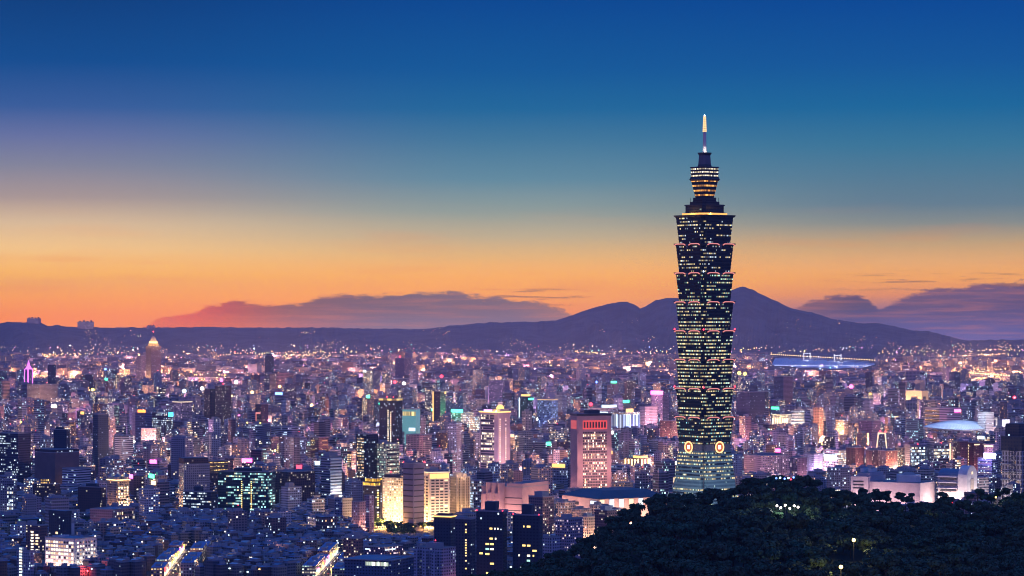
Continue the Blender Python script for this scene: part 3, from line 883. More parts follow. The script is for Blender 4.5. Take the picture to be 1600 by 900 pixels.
beacon(h, .1, .02, 1, 'g_warm', 1.2, 'lamp'); top_(h, .0, 1.0, .0, 1.0, 5, fc('f_hall2', (.08, .06, .07), 4, 4, .5, .4, .25, .2, 2, WARM, COOL, .4), 'roof', 'upper_storey')
h = hero('apartment_tower', 'dark slab tower with almost no lit window above the broad brown hall', 'apartment tower', 'unlit slab tower', 82, 104, 108, 672, 772, 25, F_['navy'], 'roof', yv=706)
top_(h, .1, .6, .2, .8, 4, 'navy')
h = hero('hotel', 'cream hotel with chateau roof and amber floodlit balconies', 'hotel', 'amber-lit chateau hotel', 165, 182, 200, 750, 803, 48, F_['villagold'], 'roof', yv=790)
for j in range(8): slab(h, 'R', .12, .92, 4 + j * 4.1, 5.2 + j * 4.1, 'white', 'balcony', 2.0)
windows(h, 'R', 4, 8, .1, .95, 5, 38, .5, .55, .9, ['pane_white', 'pane_warm']); 
b = MB()
for fx, fy in ((-.32, -.3), (.32, -.3), (.32, .3), (0, 0)):
    b.cyl(fx * h.W, fy * h.D, 5, h.H, h.H + 4, M['cream'], n=8); b.cyl(fx * h.W, fy * h.D, 5.4, h.H + 4, h.H + 9, M['roof_blue'], n=8, r2=.5)
b.build('turret_roof', fin(h)); rimlight(h, 'g_warm', 1.0)
flood(h, 'R', (1, .55, .25), 2.5e4, (.3, .8), 9, 4); flood(h, 'L', (1, .5, .3), 1.2e4, (.5,), 9, 4); lamp((h.cx, h.cy, h.z + h.H + 14), (1, .6, .2), 8e3)
h = hero('apartment_tower', 'dark brown apartment block with scattered warm windows beside the chateau hotel', 'apartment block', 'dark brown block by the hotel', 118, 158, 164, 762, 812, 30, F_['darkbrown'], 'roof', yv=800)
top_(h, .3, .75, .2, .8, 5, 'navy'); top_(h, .45, .6, .3, .7, 4, 'concrete', z=h.H + 5, name='water_tank')
h = hero('office_block', 'low white ribbed office with pilasters in front of the brown hall', 'office', 'white ribbed office', 94, 118, 138, 733, 778, 40, F_['whiterow'], 'roof', yv=757)
h = hero('tower_block', 'brown block with two lamps on its roof corners below the ribbed office', 'apartment block', 'lamp-cornered brown block', 48, 86, 92, 757, 800, 25, F_['darkbrown'], 'roof', yv=776)
beacon(h, .0, .0, 1.5, 'g_warm', 1.2, 'roof_lamp'); beacon(h, 1, 0, 1.5, 'g_white', 1.2, 'roof_lamp'); top_(h, .3, .62, .2, .8, 7, F_['goldlit'])
h = hero('school', 'long low school with blue roof end and bright corridor windows', 'school', 'long low school', 137, 176, 204, 797, 826, 30, F_['pink'], 'roof_blue', yv=815)
bands(h, 'R', 3, 2, h.H - 2, fc('band_school', (.4, .35, .35), 2.4, 50, .85, 5, .8, .4, 2.4, WARM, WHITEW), 'window_band', .2, .98)
h = hero('office_block', 'pale grid office with an orange floodlit edge and dim windows', 'office', 'pale grid office', 276, 287, 326, 726, 806, 68, F_['greygrid'], 'roof', yv=768)
top_(h, .0, 1, .0, .95, 9, F_['darkbrown'], 'roof', 'roof_storey'); flood(h, 'L', (1, .5, .3), 2.5e4, (.5,), 12, 4); lamp(wl(h, 'L', .2, 9, 2), SODIUM, 2e4)
h = hero('office_block', 'amber-lit crowned office rising behind the pale grid office', 'office', 'amber crowned office', 318, 334, 354, 721, 790, 45, F_['darkbrown'], 'roof', yv=752)
bands(h, 'R', 3, h.H - 17, h.H - 1, F_['goldlit'], 'crown_window', .02, .98, .8); bands(h, 'L', 3, h.H - 17, h.H - 1, F_['goldlit'], 'crown_window', .02, .98, .8)
h = hero('office_block', 'black low office with white lit ribbon windows in front of the pale grid office', 'office', 'black ribbon-window office', 284, 330, 337, 769, 812, 22, F_['coolrow'], 'roof', yv=797, tint=(.3, .32, .4))
top_(h, .35, .55, .2, .8, 7, 'navy')
h = hero('office_tower', 'wide teal glass office with greenish lit floors and two yellow lamp columns', 'office', 'wide teal glass office', 338, 420, 428, 738, 803, 18, F_['tealglass'], 'roof', yv=798)
for u in (.45, .64): windows(h, 'L', 1, 14, u, u + .035, 6, h.H - 12, .6, .45, 1, ['pane_yellow'])
top_(h, .3, .75, .1, .9, 5, 'navy')
h = hero('apartment_block', 'pink-brown walk-up block with lit white balconies beside the teal office', 'apartment block', 'white balcony block', 438, 450, 470, 762, 812, 55, F_['white'], 'roof', yv=790)
top_(h, .2, .7, .2, .6, 6, 'concrete')
h = hero('apartment_tower', 'dark maroon slab behind the white balcony block', 'apartment block', 'dark maroon slab', 424, 452, 490, 738, 800, 50, F_['darkbrown'], 'roof', yv=764)
h = hero('office_tower', 'white-banded office with a glowing striped side at mid height', 'office tower', 'white-banded office', 500, 516, 533, 714, 795, 48, F_['whiterow'], 'roof', yv=778, tint=(.55, .58, .7))
bands(h, 'R', 16, 2, h.H - 1, plain('stripe_white', (.75, .75, .75), .6), 'spandrel_band', 0, 1, .5, .5); top_(h, .0, .7, .2, .9, 6, 'concrete')
flood(h, 'R', COOLW, 4e4, (.3, .8), 14, 6)
h = hero('office_tower', 'dark tower with warm window rows on one side', 'office tower', 'dark tower with warm rows', 556, 576, 590, 679, 800, 40, F_['dark'], 'roof', yv=745)
bands(h, 'L', 24, 6, h.H - 4, fc('band_warm', (.1, .09, .08), 2.6, 50, .6, 5, .72, .2, 2.0, WHITEW, WARM), 'window_band', .05, .62, .45)
h = hero('office_tower', 'stepped beige office with green-lit glazing and a roof lamp row', 'office tower', 'stepped beige office', 578, 603, 623, 694, 800, 45, F_['beigelit'], 'roof', yv=744)
top_(h, -.02, .5, .1, .7, 5, 'concrete'); beacon(h, .3, .02, 1, 'g_warm', 1.6, 'roof_lamp'); beacon(h, .8, .02, 1, 'g_warm', 1.4, 'roof_lamp'); beacon(h, .98, .95, 1, 'g_warm', 1.4, 'roof_lamp')
bands(h, 'R', 14, 10, h.H - 6, M['dark'], 'window_recess', .03, .97, .35, .2); flood(h, 'R', WARMW, 3e4, (.5,), 14, 40)
h = hero('hotel', 'narrow building crowned by yellow neon tiers with a yellow window column', 'hotel', 'yellow neon crowned building', 566, 586, 600, 760, 818, 40, F_['dark'], 'roof', yv=816)
for k, (a_, z_) in enumerate(((1.0, 0), (.8, 5.6))):
    top_(h, .5 - a_ / 2, .5 + a_ / 2, .5 - a_ / 2, .5 + a_ / 2, 4.4, fc('neon%d' % k, (.4, .25, .03), 2.2, 5, .8, .8, 1.5, 0, 1.9, (1, .52, .04, 1), (1, .62, .08, 1)), 'roof', 'neon_crown', z=h.H + z_)
windows(h, 'R', 2, 13, .1, .9, 3, h.H - 4, .5, .5, .9, ['pane_yellow', 'pane_white']); lamp(wl(h, 'L', .5, 6, 4), SODIUM, 2e4)
h = hero('office_tower', 'cream floodlit office with stepped shoulder and dense bright windows', 'office tower', 'cream floodlit stepped office', 597, 631, 640, 748, 822, 28, F_['cream'], 'roof', yv=818)
W, D, H = h.W, h.D, h.H
h.mb.box(W / 2 + .02, W / 2 + 9, -D / 2 + 1, D / 2 - 1, 0, H - 17, F_['cream'], M['roof']); h.mb.box(W / 2 + 9.02, W / 2 + 13, -D / 2 + 2, D / 2 - 2, 0, H - 30, F_['cream'], M['roof'])
h.mb.box(-W / 2 - 6, -W / 2 - .02, -D / 2 + 4, D / 2 - 1, 0, H - 3, F_['dark'], M['roof'])
top_(h, .05, .6, .1, .9, 5, 'navy', 'roof'); beacon(h, .3, .3, 8, 'g_red', 1.5)
flood(h, 'L', (1, .62, .28), 1.8e4, (.05, .3, .55, .8, 1.05), 15, 4); flood(h, 'L', WARMW, 1.3e4, (.1, .4, .7, 1.0), 24, 24)
h = hero('office_tower', 'grey banded tower with a dark side wall behind the cream floodlit offices', 'office tower', 'grey banded tower', 629, 646, 662, 725, 830, 45, F_['blank'], 'roof', yv=812)
for j in range(11): slab(h, 'L', .04, .96, h.H - 7 - j * 7, h.H - 5.6 - j * 7, 'dark', 'window_band', .3)
for j in range(11): slab(h, 'R', .04, .96, h.H - 7 - j * 7, h.H - 5.6 - j * 7, 'dark', 'window_band', .3)
beacon(h, .02, .02, 1.5, 'g_red', 1.0)
h = hero('apartment_tower', 'dusky pink tower top with red roof beacon behind the cream balcony tower', 'apartment tower', 'pink tower with red beacon', 660, 676, 688, 725, 818, 40, F_['pink'], 'roof', yv=742)
beacon(h, .1, .1, 2, 'g_red', 1.6)
h = hero('apartment_tower', 'cream tower with arched dark balconies on every floor and a golden lit crown', 'apartment tower', 'cream balcony tower', 657, 671, 702, 738, 826, 66, F_['blankw'], 'roof', yv=812, tint=(1, .9, .78))
windows(h, 'R', 4, 16, .06, .94, 5, h.H - 9, .72, .5, .06, ['pane_warm']); windows(h, 'L', 2, 16, .1, .9, 5, h.H - 5, .6, .5, .12, ['pane_warm'])
for u in (.02, .35, .66): slab(h, 'R', u, u + .3, h.H - 8.2, h.H - 2, 'g_gold', 'crown_panel', .3)
top_(h, .1, .8, .1, .5, 6, 'cream'); beacon(h, .2, .2, 8, 'g_white', 1.2, 'roof_lamp'); rimlight(h, 'g_soft', .9)
flood(h, 'R', (1, .68, .40), 1.8e4, (.1, .4, .7, .95), 15, 4); flood(h, 'L', (1, .6, .36), 1.2e4, (.3, .8), 12, 4); flood(h, 'R', WARMW, 1.4e4, (.25, .75), 20, 26)
h = hero('apartment_tower', 'beige stone tower with vertical ribs and a rounded lantern crown', 'apartment tower', 'beige stone tower', 703, 713, 734, 746, 822, 62, F_['stone'], 'roof', yv=800)
for u in (.0, .3, .62, .93): slab(h, 'R', u, u + .07, 0, h.H + 1, 'cream', 'pilaster', 1.0)
b = MB(); b.cyl(-h.W * .15, -h.D * .1, h.D * .32, h.H, h.H + 6, M['cream'], n=14); b.cyl(h.W * .22, h.D * .25, h.D * .2, h.H, h.H + 4.5, M['cream'], n=14); b.cyl(h.W * .22, -h.D * .38, h.D * .12, h.H, h.H + 4, M['cream'], n=14)
b.build('lantern_crown', fin(h)); flood(h, 'R', (1, .62, .30), 1.6e4, (.15, .5, .85), 14, 3); lamp(wl(h, 'R', .4, 6, h.H + 4), (1, .6, .35), 6e3)
h = hero('shop_house', 'narrow white shop block with glowing striped storeys beside the stone tower', 'shop building', 'striped glowing shop block', 733, 740, 754, 752, 815, 60, F_['hot'], 'roof', yv=795)
# pink granite stepped complex
h = hero('civic_hall', 'pink granite hall stepping up in drum-fronted terraces', 'hall', 'pink granite stepped hall', 752, 816, 858, 762, 832, 30, F_['pinkplain'], 'roof', yv=800)
W, D, H = h.W, h.D, h.H
top_(h, .62, 1.0, 0, 1, 5, F_['pinkplain'], 'roof', 'upper_hall')
for k, (fx, rr, hh) in enumerate(((.2, 5, 6), (.34, 5, 6), (.5, 5, 6), (.08, 4, -10), (.25, 4, -8), (.42, 4, -9))):
    b = MB(); b.cyl((fx - .5) * W, -D / 2 - .5 * k, rr, 0, H + hh * .9, M['pink'], n=14); b.build('drum_bay', fin(h))
for u in (.06, .22, .38): slab(h, 'L', u, u + .04, H - 24, H - 14, 'dark', 'slot_window', 3.2)
for j in range(3): slab(h, 'L', .55, 1.0, H - 14 - j * 8, H - 13 - j * 8, 'dark', 'joint_band', .12)
slab(h, 'R', .25, .5, H - 20, H - 14, 'dark', 'recess', .2)
flood(h, 'L', (1, .56, .48), 5e4, (.1, .35, .6, .85), 18, 6); flood(h, 'R', (1, .56, .45), 5e4, (.3, .7), 18, 8)
# dark pair near the bottom
h = hero('apartment_tower', 'tall black tower with rooftop block and about fifteen lit windows', 'apartment tower', 'tallest black tower', 744, 786, 792, 800, 925, 20, F_['blanknavy'], 'roof', yv=899)
top_(h, .30, .72, .1, .9, 10, 'navy', 'roof'); beacon(h, .02, .02, 1, 'g_red', .9); beacon(h, .98, .02, 1, 'g_red', .9)
for u, v, w_, m in ((.50, 52, .10, 'pane_yellow'), (.68, 52, .04, 'pane_white'), (.79, 52, .04, 'pane_white'), (.5, 42, .12, 'pane_yellow'), (.7, 42, .05, 'pane_white'), (.35, 36.5, .13, 'pane_yellow'), (.52, 36.5, .13, 'pane_yellow'),
                    (.35, 31.5, .13, 'pane_teal'), (.52, 31.5, .13, 'pane_white'), (.12, 27, .12, 'pane_yellow'), (.34, 26.5, .15, 'pane_yellow'), (.52, 17, .14, 'pane_yellow'), (.37, 7.5, .12, 'pane_yellow'), (.53, 7.5, .13, 'pane_yellow'), (.16, 62, .04, 'pane_cool'), (.8, 67, .05, 'pane_cool')):
    slab(h, 'L', u, u + w_, v + 10, v + 11.8, m, 'window', .2)
h = hero('apartment_tower', 'black tower against the wooded hill with few lit windows', 'apartment tower', 'black tower by the wooded hill', 801, 843, 848, 806, 925, 20, F_['blanknavy'], 'roof', yv=880)
top_(h, .32, .70, .1, .9, 11, 'navy', 'roof'); beacon(h, .02, .02, 1, 'g_red', .9); beacon(h, .98, .02, 1, 'g_red', .9)
for u, v, w_, m in ((.40, 56, .04, 'pane_yellow'), (.53, 56, .13, 'pane_yellow'), (.36, 37, .12, 'pane_yellow'), (.54, 37, .12, 'pane_yellow'), (.74, 32, .15, 'pane_yellow'), (.22, 27, .04, 'pane_white'), (.54, 27, .11, 'pane_white'), (.75, 27, .05, 'pane_yellow'), (.53, 22, .12, 'pane_teal')):
    slab(h, 'L', u, u + w_, v + 8, v + 9.8, m, 'window', .2)
h = hero('apartment_tower', 'navy tower with amber lit roof garden left of the tallest black tower', 'apartment tower', 'navy tower with amber roof', 678, 704, 712, 807, 905, 25, F_['navy'], 'roof', yv=850)
top_(h, .15, .85, .15, .85, 3, 'navy'); rimlight(h, 'g_gold', 1.3); lamp((h.cx, h.cy, h.z + h.H + 7), SODIUM, 1e4)
h = hero('apartment_tower', 'brown and navy tower with one column of yellow stair windows', 'apartment tower', 'navy tower with yellow stair column', 711, 736, 743, 812, 912, 25, F_['navy'], 'roof', yv=880, tint=(1.6, 1.2, 1.1))
windows(h, 'L', 1, 18, .62, .74, 14, 62, .8, .5, .7, ['pane_yellow', 'pane_warm']); top_(h, .0, .5, .1, .9, 3, 'concrete', 'roof_blue')
h = hero('apartment_block', 'lavender zigzag apartment block below the navy towers', 'apartment block', 'lavender zigzag block', 647, 690, 712, 858, 930, 40, F_['lavender'], 'roof', yv=900)
W, D, H = h.W, h.D, h.H
for k in range(3): h.mb.box(-W / 2 + 3 + k * W * .33, -W / 2 + W * .2 + k * W * .33, -D / 2 - 5, -D / 2 - .02, 0, H - 1.5 - k, F_['lavender'], M['roof'])
top_(h, .3, .7, .2, .7, 5, 'concrete'); beacon(h, .5, .5, 7, 'g_red', .9); lamp(wl(h, 'R', .9, 10, 3), (1, .3, .15), 8e3)
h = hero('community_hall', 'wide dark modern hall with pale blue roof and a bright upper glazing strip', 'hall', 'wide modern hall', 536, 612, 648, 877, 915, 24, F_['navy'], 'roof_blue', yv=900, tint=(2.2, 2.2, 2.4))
top_(h, -.02, .8, -.03, .8, 1.0, 'steel', 'roof_blue', 'roof_deck'); slab(h, 'L', .45, .93, h.H - 5.2, h.H - 1.5, fc('hall_glass', (.3, .3, .3), 1.8, 60, .85, 5, 2, .2, 2.2, (.85, 1, .8, 1), (1, .95, .8, 1)), 'glazing', .3)
h = hero('apartment_block', 'brown brick block with warm lit floors above the modern hall', 'apartment block', 'brown brick block', 536, 560, 567, 842, 893, 30, F_['brick'], 'roof', yv=868)
top_(h, .6, 1, .3, .9, 7, 'concrete'); lamp(wl(h, 'L', .1, 7, 4), (1, .6, .25), 1.4e4)
h = hero('apartment_block', 'salmon floodlit block beside the yellow neon crown', 'apartment block', 'salmon floodlit block', 549, 561, 571, 785, 840, 42, F_['pink'], 'roof', yv=822)
flood(h, 'R', (1, .45, .32), 3.5e4, (.4,), 10, 5); flood(h, 'L', (1, .5, .4), 1.2e4, (.5,), 10, 5)
h = hero('apartment_block', 'mauve tiled block standing between the salmon block and the neon crown', 'apartment block', 'mauve tiled block', 569, 577, 584, 775, 832, 45, F_['lavender'], 'roof', yv=818, tint=(.8, .6, .7))
h = hero('office_block', 'low blue-grey house with a lit loggia left of the salmon block', 'apartment block', 'blue-grey block with loggia', 522, 535, 550, 780, 826, 45, F_['grey'], 'roof_blue', yv=806, tint=(.7, .8, 1.1))
h = hero('car_park', 'flat mauve roofed car park with two white lit strips above the modern hall', 'car park', 'flat car park', 568, 600, 628, 856, 882, 35, F_['purple'], 'roof', yv=872, tint=(.5, .45, .6))
slab(h, 'L', .05, .3, h.H - 3.2, h.H - 1.8, 'g_softcool', 'lit_strip', .3); slab(h, 'R', .05, .6, h.H - 3.2, h.H - 1.8, 'g_softcool', 'lit_strip', .3)
# ---- centre
h = hero('office_tower', 'slender black tower with a glowing gold cornice and twin lit stair columns', 'office tower', 'gold-corniced black tower', 592, 618, 628, 626, 735, 30, F_['dark'], 'roof', yv=694, tint=(.75, .7, .8))
top_(h, -.03, 1.03, -.03, 1.03, 3.4, fc('gold_cornice', (.3, .2, .05), 9, 9, 1, 1, 3, 0, 1.3, (1, .62, .16, 1), (1, .62, .16, 1)), 'roof', 'cornice'); beacon(h, .3, .4, 6, 'g_red', 1.3); beacon(h, .7, .4, 6, 'g_red', 1.3)
for u in (.50, .66): windows(h, 'L', 1, 28, u, u + .09, 14, h.H - 16, .7, .5, .95, ['pane_white', 'pane_warm'])
beacon(h, -.02, .1, -6, 'g_green', 2.6, 'sign_lamp')
h = hero('department_store', 'turquoise lit glass block beside the gold-corniced tower', 'shop building', 'turquoise lit block', 627, 650, 656, 640, 715, 25, glow('teal_wall', (.10, .42, .44), .45, (.1, .3, .3)), 'roof_blue', yv=674)
slab(h, 'L', .02, .98, h.H - 12, h.H - 4, fc('teal_gold', (.2, .2, .1), 3, 60, .7, 5, 2, .1, 1.5, (1, .8, .3, 1), (1, .9, .5, 1)), 'upper_glazing', .4); slab(h, 'L', .5, .95, h.H * .55, h.H * .62, 'g_softcool', 'sign', .4)
h = hero('office_tower', 'two-tone tower, dark lit rows beside mauve ribs, under a gold domed crown', 'office tower', 'gold-domed two-tone tower', 749, 778, 797, 644, 758, 40, F_['blank'], 'roof', yv=724, tint=(1.05, .9, .85))
bands(h, 'L', 26, 6, h.H - 4, fc('band_ivory', (.05, .05, .06), 2.4, 50, .9, 5, .42, .75, 2.0, (1, .86, .55, 1), WHITEW, .3, (.03, .03, .045)), 'window_band', .08, .80, .62)
for u in (.12, .60): windows(h, 'R', 1, 34, u, u + .09, 6, h.H - 10, .6, .45, .95, ['pane_warm', 'pane_white'])
flood(h, 'R', (1, .66, .40), 8e3, (.3, .8), 24, 20); flood(h, 'R', (1, .66, .42), 7e3, (.5,), 30, 70); rimlight(h, 'g_gold', 2.0, drop=.0); top_(h, .55, .98, .2, .9, 5, 'cream', 'roof', 'crown_block')
b = MB(); n = 14
b.ball((h.W * .26, h.D * .05, h.H + 5), 6.6, M['g_gold'], 14, 8); b.build('dome', fin(h)); top_(h, .1, .5, .2, .7, 3.5, 'g_violet', 'roof', 'sign'); beacon(h, .9, .02, .4, 'g_green', 2.4, 'sign_lamp'); lamp(wl(h, 'L', .8, 5, h.H + 6), (1, .55, .15), 1.4e4)
h = hero('office_tower', 'pink square tower with black roof and a glowing red top storey', 'office tower', 'pink tower with red top storey', 892, 902, 956, 650, 795, 73, F_['pinkplain'], 'roof', yv=766)
bands(h, 'R', 26, 8, h.H - 22, fc('band_pinktower', (.30, .2, .19), 2.4, 50, .55, 5, .45, .4, 3.6, (1, .66, .34, 1), WHITEW, .3, (.05, .04, .05)), 'window_band', .16, .87, .6)
slab(h, 'R', .16, .87, h.H - 19, h.H - 6.5, glow('red_storey', (1, .10, .07), .9, (.3, .1, .1)), 'red_lit_storey', .3)
for k in range(8): slab(h, 'R', .185 + k * .085, .235 + k * .085, h.H - 17, h.H - 8.5, 'dark', 'red_window', .7, off=.4)
slab(h, 'L', .1, .9, h.H - 19, h.H - 6.5, glow('red_storey2', (1, .14, .12), .55, (.3, .1, .1)), 'red_lit_storey', .3)
top_(h, -.01, 1.01, -.01, 1.01, 3, 'dark', 'roof', 'black_roof'); top_(h, .2, .8, .35, .7, 8, 'navy', 'roof'); beacon(h, .5, .5, 16, 'g_red', 3.2)
flood(h, 'R', (1, .55, .46), 3e4, (.05, .35, .65, .95), 26, 5); flood(h, 'L', (1, .5, .5), 5e4, (.5,), 20, 5); flood(h, 'R', (1, .5, .5), 5e4, (.1, .9), 34, 60)
h = hero('apartment_tower', 'cream ribbed round-cornered apartment tower', 'apartment tower', 'cream ribbed tower', 810, 818, 832, 675, 738, 60, F_['creamb'], 'roof', yv=708)
h = hero('office_block', 'block outlined in green and white neon', 'shop building', 'green neon block', 811, 823, 833, 620, 690, 45, F_['dark'], 'roof', yv=640)
slab(h, 'L', .0, .12, 4, h.H - 2, 'g_softcool', 'neon_edge', .8); slab(h, 'R', .3, 1, h.H - 7, h.H - 3, 'g_green', 'neon_sign', .8); top_(h, .2, .8, .1, .8, 5, 'g_gold', 'roof', 'roof_sign')
h = hero('office_block', 'blue glowing office with a bright blue sign at its foot', 'office', 'blue glowing office', 840, 862, 872, 626, 690, 35, F_['bluelit'], 'roof', yv=656)
top_(h, .0, 1, .0, 1, 2, 'g_gold', 'roof', 'roof_sign'); slab(h, 'L', .75, 1.15, 6, 16, 'g_blue', 'neon_sign', 1.0); lamp(wl(h, 'L', .8, 14, 10), (.2, .3, 1), 6e4, 2)
h = hero('department_store', 'department store lit blue above and gold below with an orange roof sign', 'department store', 'blue and gold department store', 955, 978, 1001, 645, 705, 45, F_['hot'], 'roof', yv=668)
for f_ in 'LR':
    slab(h, f_, .0, 1, h.H * .55, h.H * .95, fc('store_blue' + f_, (.3, .35, .6), 5, 60, .8, 5, 2, .1, 1.5, (.5, .62, 1, 1), (.75, .85, 1, 1), .5), 'upper_glazing', .5); slab(h, f_, .0, 1, 3, h.H * .5, fc('store_gold' + f_, (.5, .4, .2), 5, 60, .8, 5, 2, .1, 1.8, (1, .7, .3, 1), (1, .82, .55, 1), .5), 'lower_glazing', .5)
slab(h, 'R', .0, .5, h.H + 1, h.H + 8, 'g_gold', 'roof_sign', 1.2); flood(h, 'L', WARMW, 6e4, (.3, .8), 20, 5)
h = hero('department_store', 'white lit store wing stepping up behind the pink tower', 'department store', 'white lit store wing', 918, 950, 966, 638, 692, 30, F_['white'], 'roof', yv=656)
slab(h, 'L', .3, 1, h.H * .4, h.H * .9, 'g_softcool', 'sign', .6); top_(h, .6, 1, .2, .9, 7, 'g_softcool', 'roof', 'lantern')
h = hero('apartment_block', 'white gridded apartment slab beyond the department store', 'apartment block', 'white gridded slab', 1000, 1008, 1028, 636, 692, 60, F_['white'], 'roof', yv=664)
h = hero('apartment_tower', 'brown twin slab lit orange at one edge close to the skyscraper', 'apartment block', 'brown twin slab', 1032, 1048, 1064, 658, 715, 45, F_['brick'], 'roof', yv=684); flood(h, 'R', SODIUM, 3e4, (.9,), 12, 5)
h = hero('apartment_tower', 'violet-lit block carrying a bright magenta roof sign', 'apartment tower', 'magenta sign block', 1018, 1036, 1046, 617, 680, 35, F_['purple'], 'roof', yv=645)
slab(h, 'L', .0, 1.0, h.H + .5, h.H + 9, 'g_pink', 'roof_sign', 2.0); lamp(wl(h, 'L', .5, 16, h.H + 4), (1, .25, .7), 1.4e4, 2)
h = hero('office_block', 'pinkish office with rows of small white windows', 'office', 'pinkish small-window office', 634, 662, 674, 680, 738, 28, F_['pinklit'], 'roof', yv=704); slab(h, 'L', .0, .4, 2, 9, 'g_red', 'neon_sign', .8)
h = hero('shopping_mall', 'low mall with a wide blue hipped roof and warm floodlit terraces', 'shopping mall', 'blue-roofed mall', 880, 935, 1046, 780, 838, 62, F_['pinkplain'], 'roof_teal', yv=800, tint=(1.15, 1.25, 1.2), parapet=False)
W, D, H = h.W, h.D, h.H
b = MB(); A = [(-W / 2 - 2, -D / 2 - 2), (W / 2 + 2, -D / 2 - 2), (W / 2 + 2, D / 2 + 2), (-W / 2 - 2, D / 2 + 2)]
b.prism(A, H + .05, H + 9, M['roof_teal'], M['roof_teal'], top=[(x * .55, y * .6) for x, y in A], bottom=True); b.build('hipped_roof', fin(h))
for k in range(7):
    u = .02 + k * .14
    slab(h, 'R', u, u + .06, H - 11, H - 1, R.choice(['g_soft', 'g_softcool', 'dark']), 'shopfront', 1.0)
for k in range(4):
    for j in range(3): 
        if (k + j) % 2: slab(h, 'L', .08 + k * .23, .24 + k * .23, H - 10 - j * 11, H - 6 - j * 11, 'dark', 'window_slot', .3)
slab(h, 'L', .8, .95, H - 8, H - 3, 'g_softcool', 'sign', .8)
flood(h, 'R', (1, .60, .42), 9e4, (.05, .3, .55, .8), 18, 6); flood(h, 'L', (1, .6, .45), 9e4, (.2, .6, .95), 16, 6)
for k, (xa, xb, xe, ya, yb_) in enumerate(((893, 908, 925, 797, 852), (905, 918, 940, 808, 862), (922, 934, 952, 790, 846), (940, 952, 972, 796, 848), (870, 882, 900, 786, 850))):
    h = hero('terrace_block', ['warm floodlit cream terrace block, squat and widest, below the blue-roofed mall', 'cream terrace block nearest the wooded hill edge', 'tall cream terrace block under the mall windows', 'pale terrace block half hidden by the hill beneath the mall', 'peach terrace block beside the pink granite hall'][k],
             'apartment block', 'cream terrace block', xa, xb, xe, ya, yb_, 45, F_['beige'], 'roof', yv=ya + 24, tint=(1.25, 1.15, 1.1))
    top_(h, .2, .6, .2, .6, 4, 'cream'); flood(h, 'R', (1, .6, .42), 4.5e4, (.3, .8), 11, 5); flood(h, 'L', (1, .55, .38), 4.5e4, (.3, .8), 11, 5)
h = hero('apartment_block', 'brown apartment cluster with a rounded roof in front of the pink granite hall', 'apartment block', 'brown cluster by the pink hall', 826, 848, 866, 777, 862, 42, F_['brick'], 'roof', yv=806, tint=(1.3, 1.4, 1.5))
top_(h, .25, .8, .2, .8, 6, 'concrete')
h = hero('apartment_block', 'mauve apartment block with ribbed corner beside the wooded hill', 'apartment block', 'mauve ribbed block', 868, 888, 912, 812, 890, 42, F_['purple'], 'roof', yv=842); top_(h, .2, .5, .2, .7, 5, 'concrete')
h = hero('apartment_block', 'pale lilac low block at the foot of the wooded hill', 'apartment block', 'pale lilac block', 848, 862, 876, 840, 905, 45, F_['lavender'], 'roof', yv=862)
h = hero('apartment_tower', 'dim brown block with roof house at the hill edge below the terraces', 'apartment block', 'dim brown block at the hill', 930, 948, 972, 798, 868, 45, F_['brick'], 'roof', yv=815); top_(h, .2, .6, .2, .7, 5, 'concrete')
h = hero('temple_hall', 'low hall with golden colonnade lights and a lit tiered roof', 'hall', 'golden colonnade hall', 976, 1000, 1018, 716, 742, 40, F_['brick'], 'roof', yv=727, parapet=False)
for k in range(5): slab(h, 'L', .05 + k * .2, .13 + k * .2, 2, h.H - 2, 'g_warm', 'lit_column', .6)
for k in range(3): slab(h, 'R', .1 + k * .3, .2 + k * .3, 2, h.H - 2, 'g_warm', 'lit_column', .6)
top_(h, .5, 1, .1, .7, 4, 'g_gold', 'roof', 'lit_roof_tier')
h = hero('apartment_block', 'orange-lit arcaded low block right beside the pink tower', 'apartment block', 'orange arcaded block', 957, 975, 990, 755, 800, 40, F_['villagold'], 'roof', yv=768); beacon(h, .2, .2, 1, 'g_white', 1.5, 'roof_lamp')
# ---- far left
h = hero('skyscraper', 'art deco tower with golden floodlit dome crown and red tip on the far plain', 'skyscraper', 'gold-domed art deco tower', 226, 236, 250, 541, 612, 50, F_['beige'], 'roof', yv=582, tint=(.8, .7, .75))
W, D, H = h.W, h.D, h.H
for (fw, z0, z1, m_) in ((.72, 0, 8, F_['villagold']), (.58, 8, 13, M['cream'])): top_(h, .5 - fw / 2, .5 + fw / 2, .5 - fw / 2, .5 + fw / 2, z1 - z0, m_, 'roof', 'setback', z=H + z0)
b = MB(); b.cyl(0, 0, 15, H + 13, H + 16, M['g_warm'], n=14); b.cyl(0, 0, 13, H + 16, H + 29, M['cream'], n=12, r2=8); b.cyl(0, 0, 8, H + 29, H + 36, M['cream'], n=12, r2=2); b.build('dome_crown', fin(h))
b = MB(); b.tube([(0, 0, H + 36), (0, 0, H + 52)], .9, M['dark'], 5); b.octa((0, 0, H + 52), 3, M['g_red']); b.build('spire', fin(h))
for k in range(8): lamp((h.cx + 30 * math.cos(k * .785), h.cy + 30 * math.sin(k * .785), h.z + H + 14), (1, .55, .15), 2.5e4, 3)
flood(h, 'L', (1, .6, .3), 3e5, (.2, .8), 24, 10, 3)
h = hero('apartment_tower', 'plain dusky block attached beside the art deco tower', 'apartment tower', 'plain block by the art deco tower', 212, 221, 226, 556, 610, 40, F_['purple'], 'roof', yv=582); beacon(h, .3, .3, 3, 'g_warm', 5, 'roof_lamp')
h = hero('office_tower', 'peaked tower outlined in violet neon on the far plain', 'office tower', 'violet neon peaked tower', 37, 44, 50, 577, 625, 45, F_['purple'], 'roof', yv=598, parapet=False)
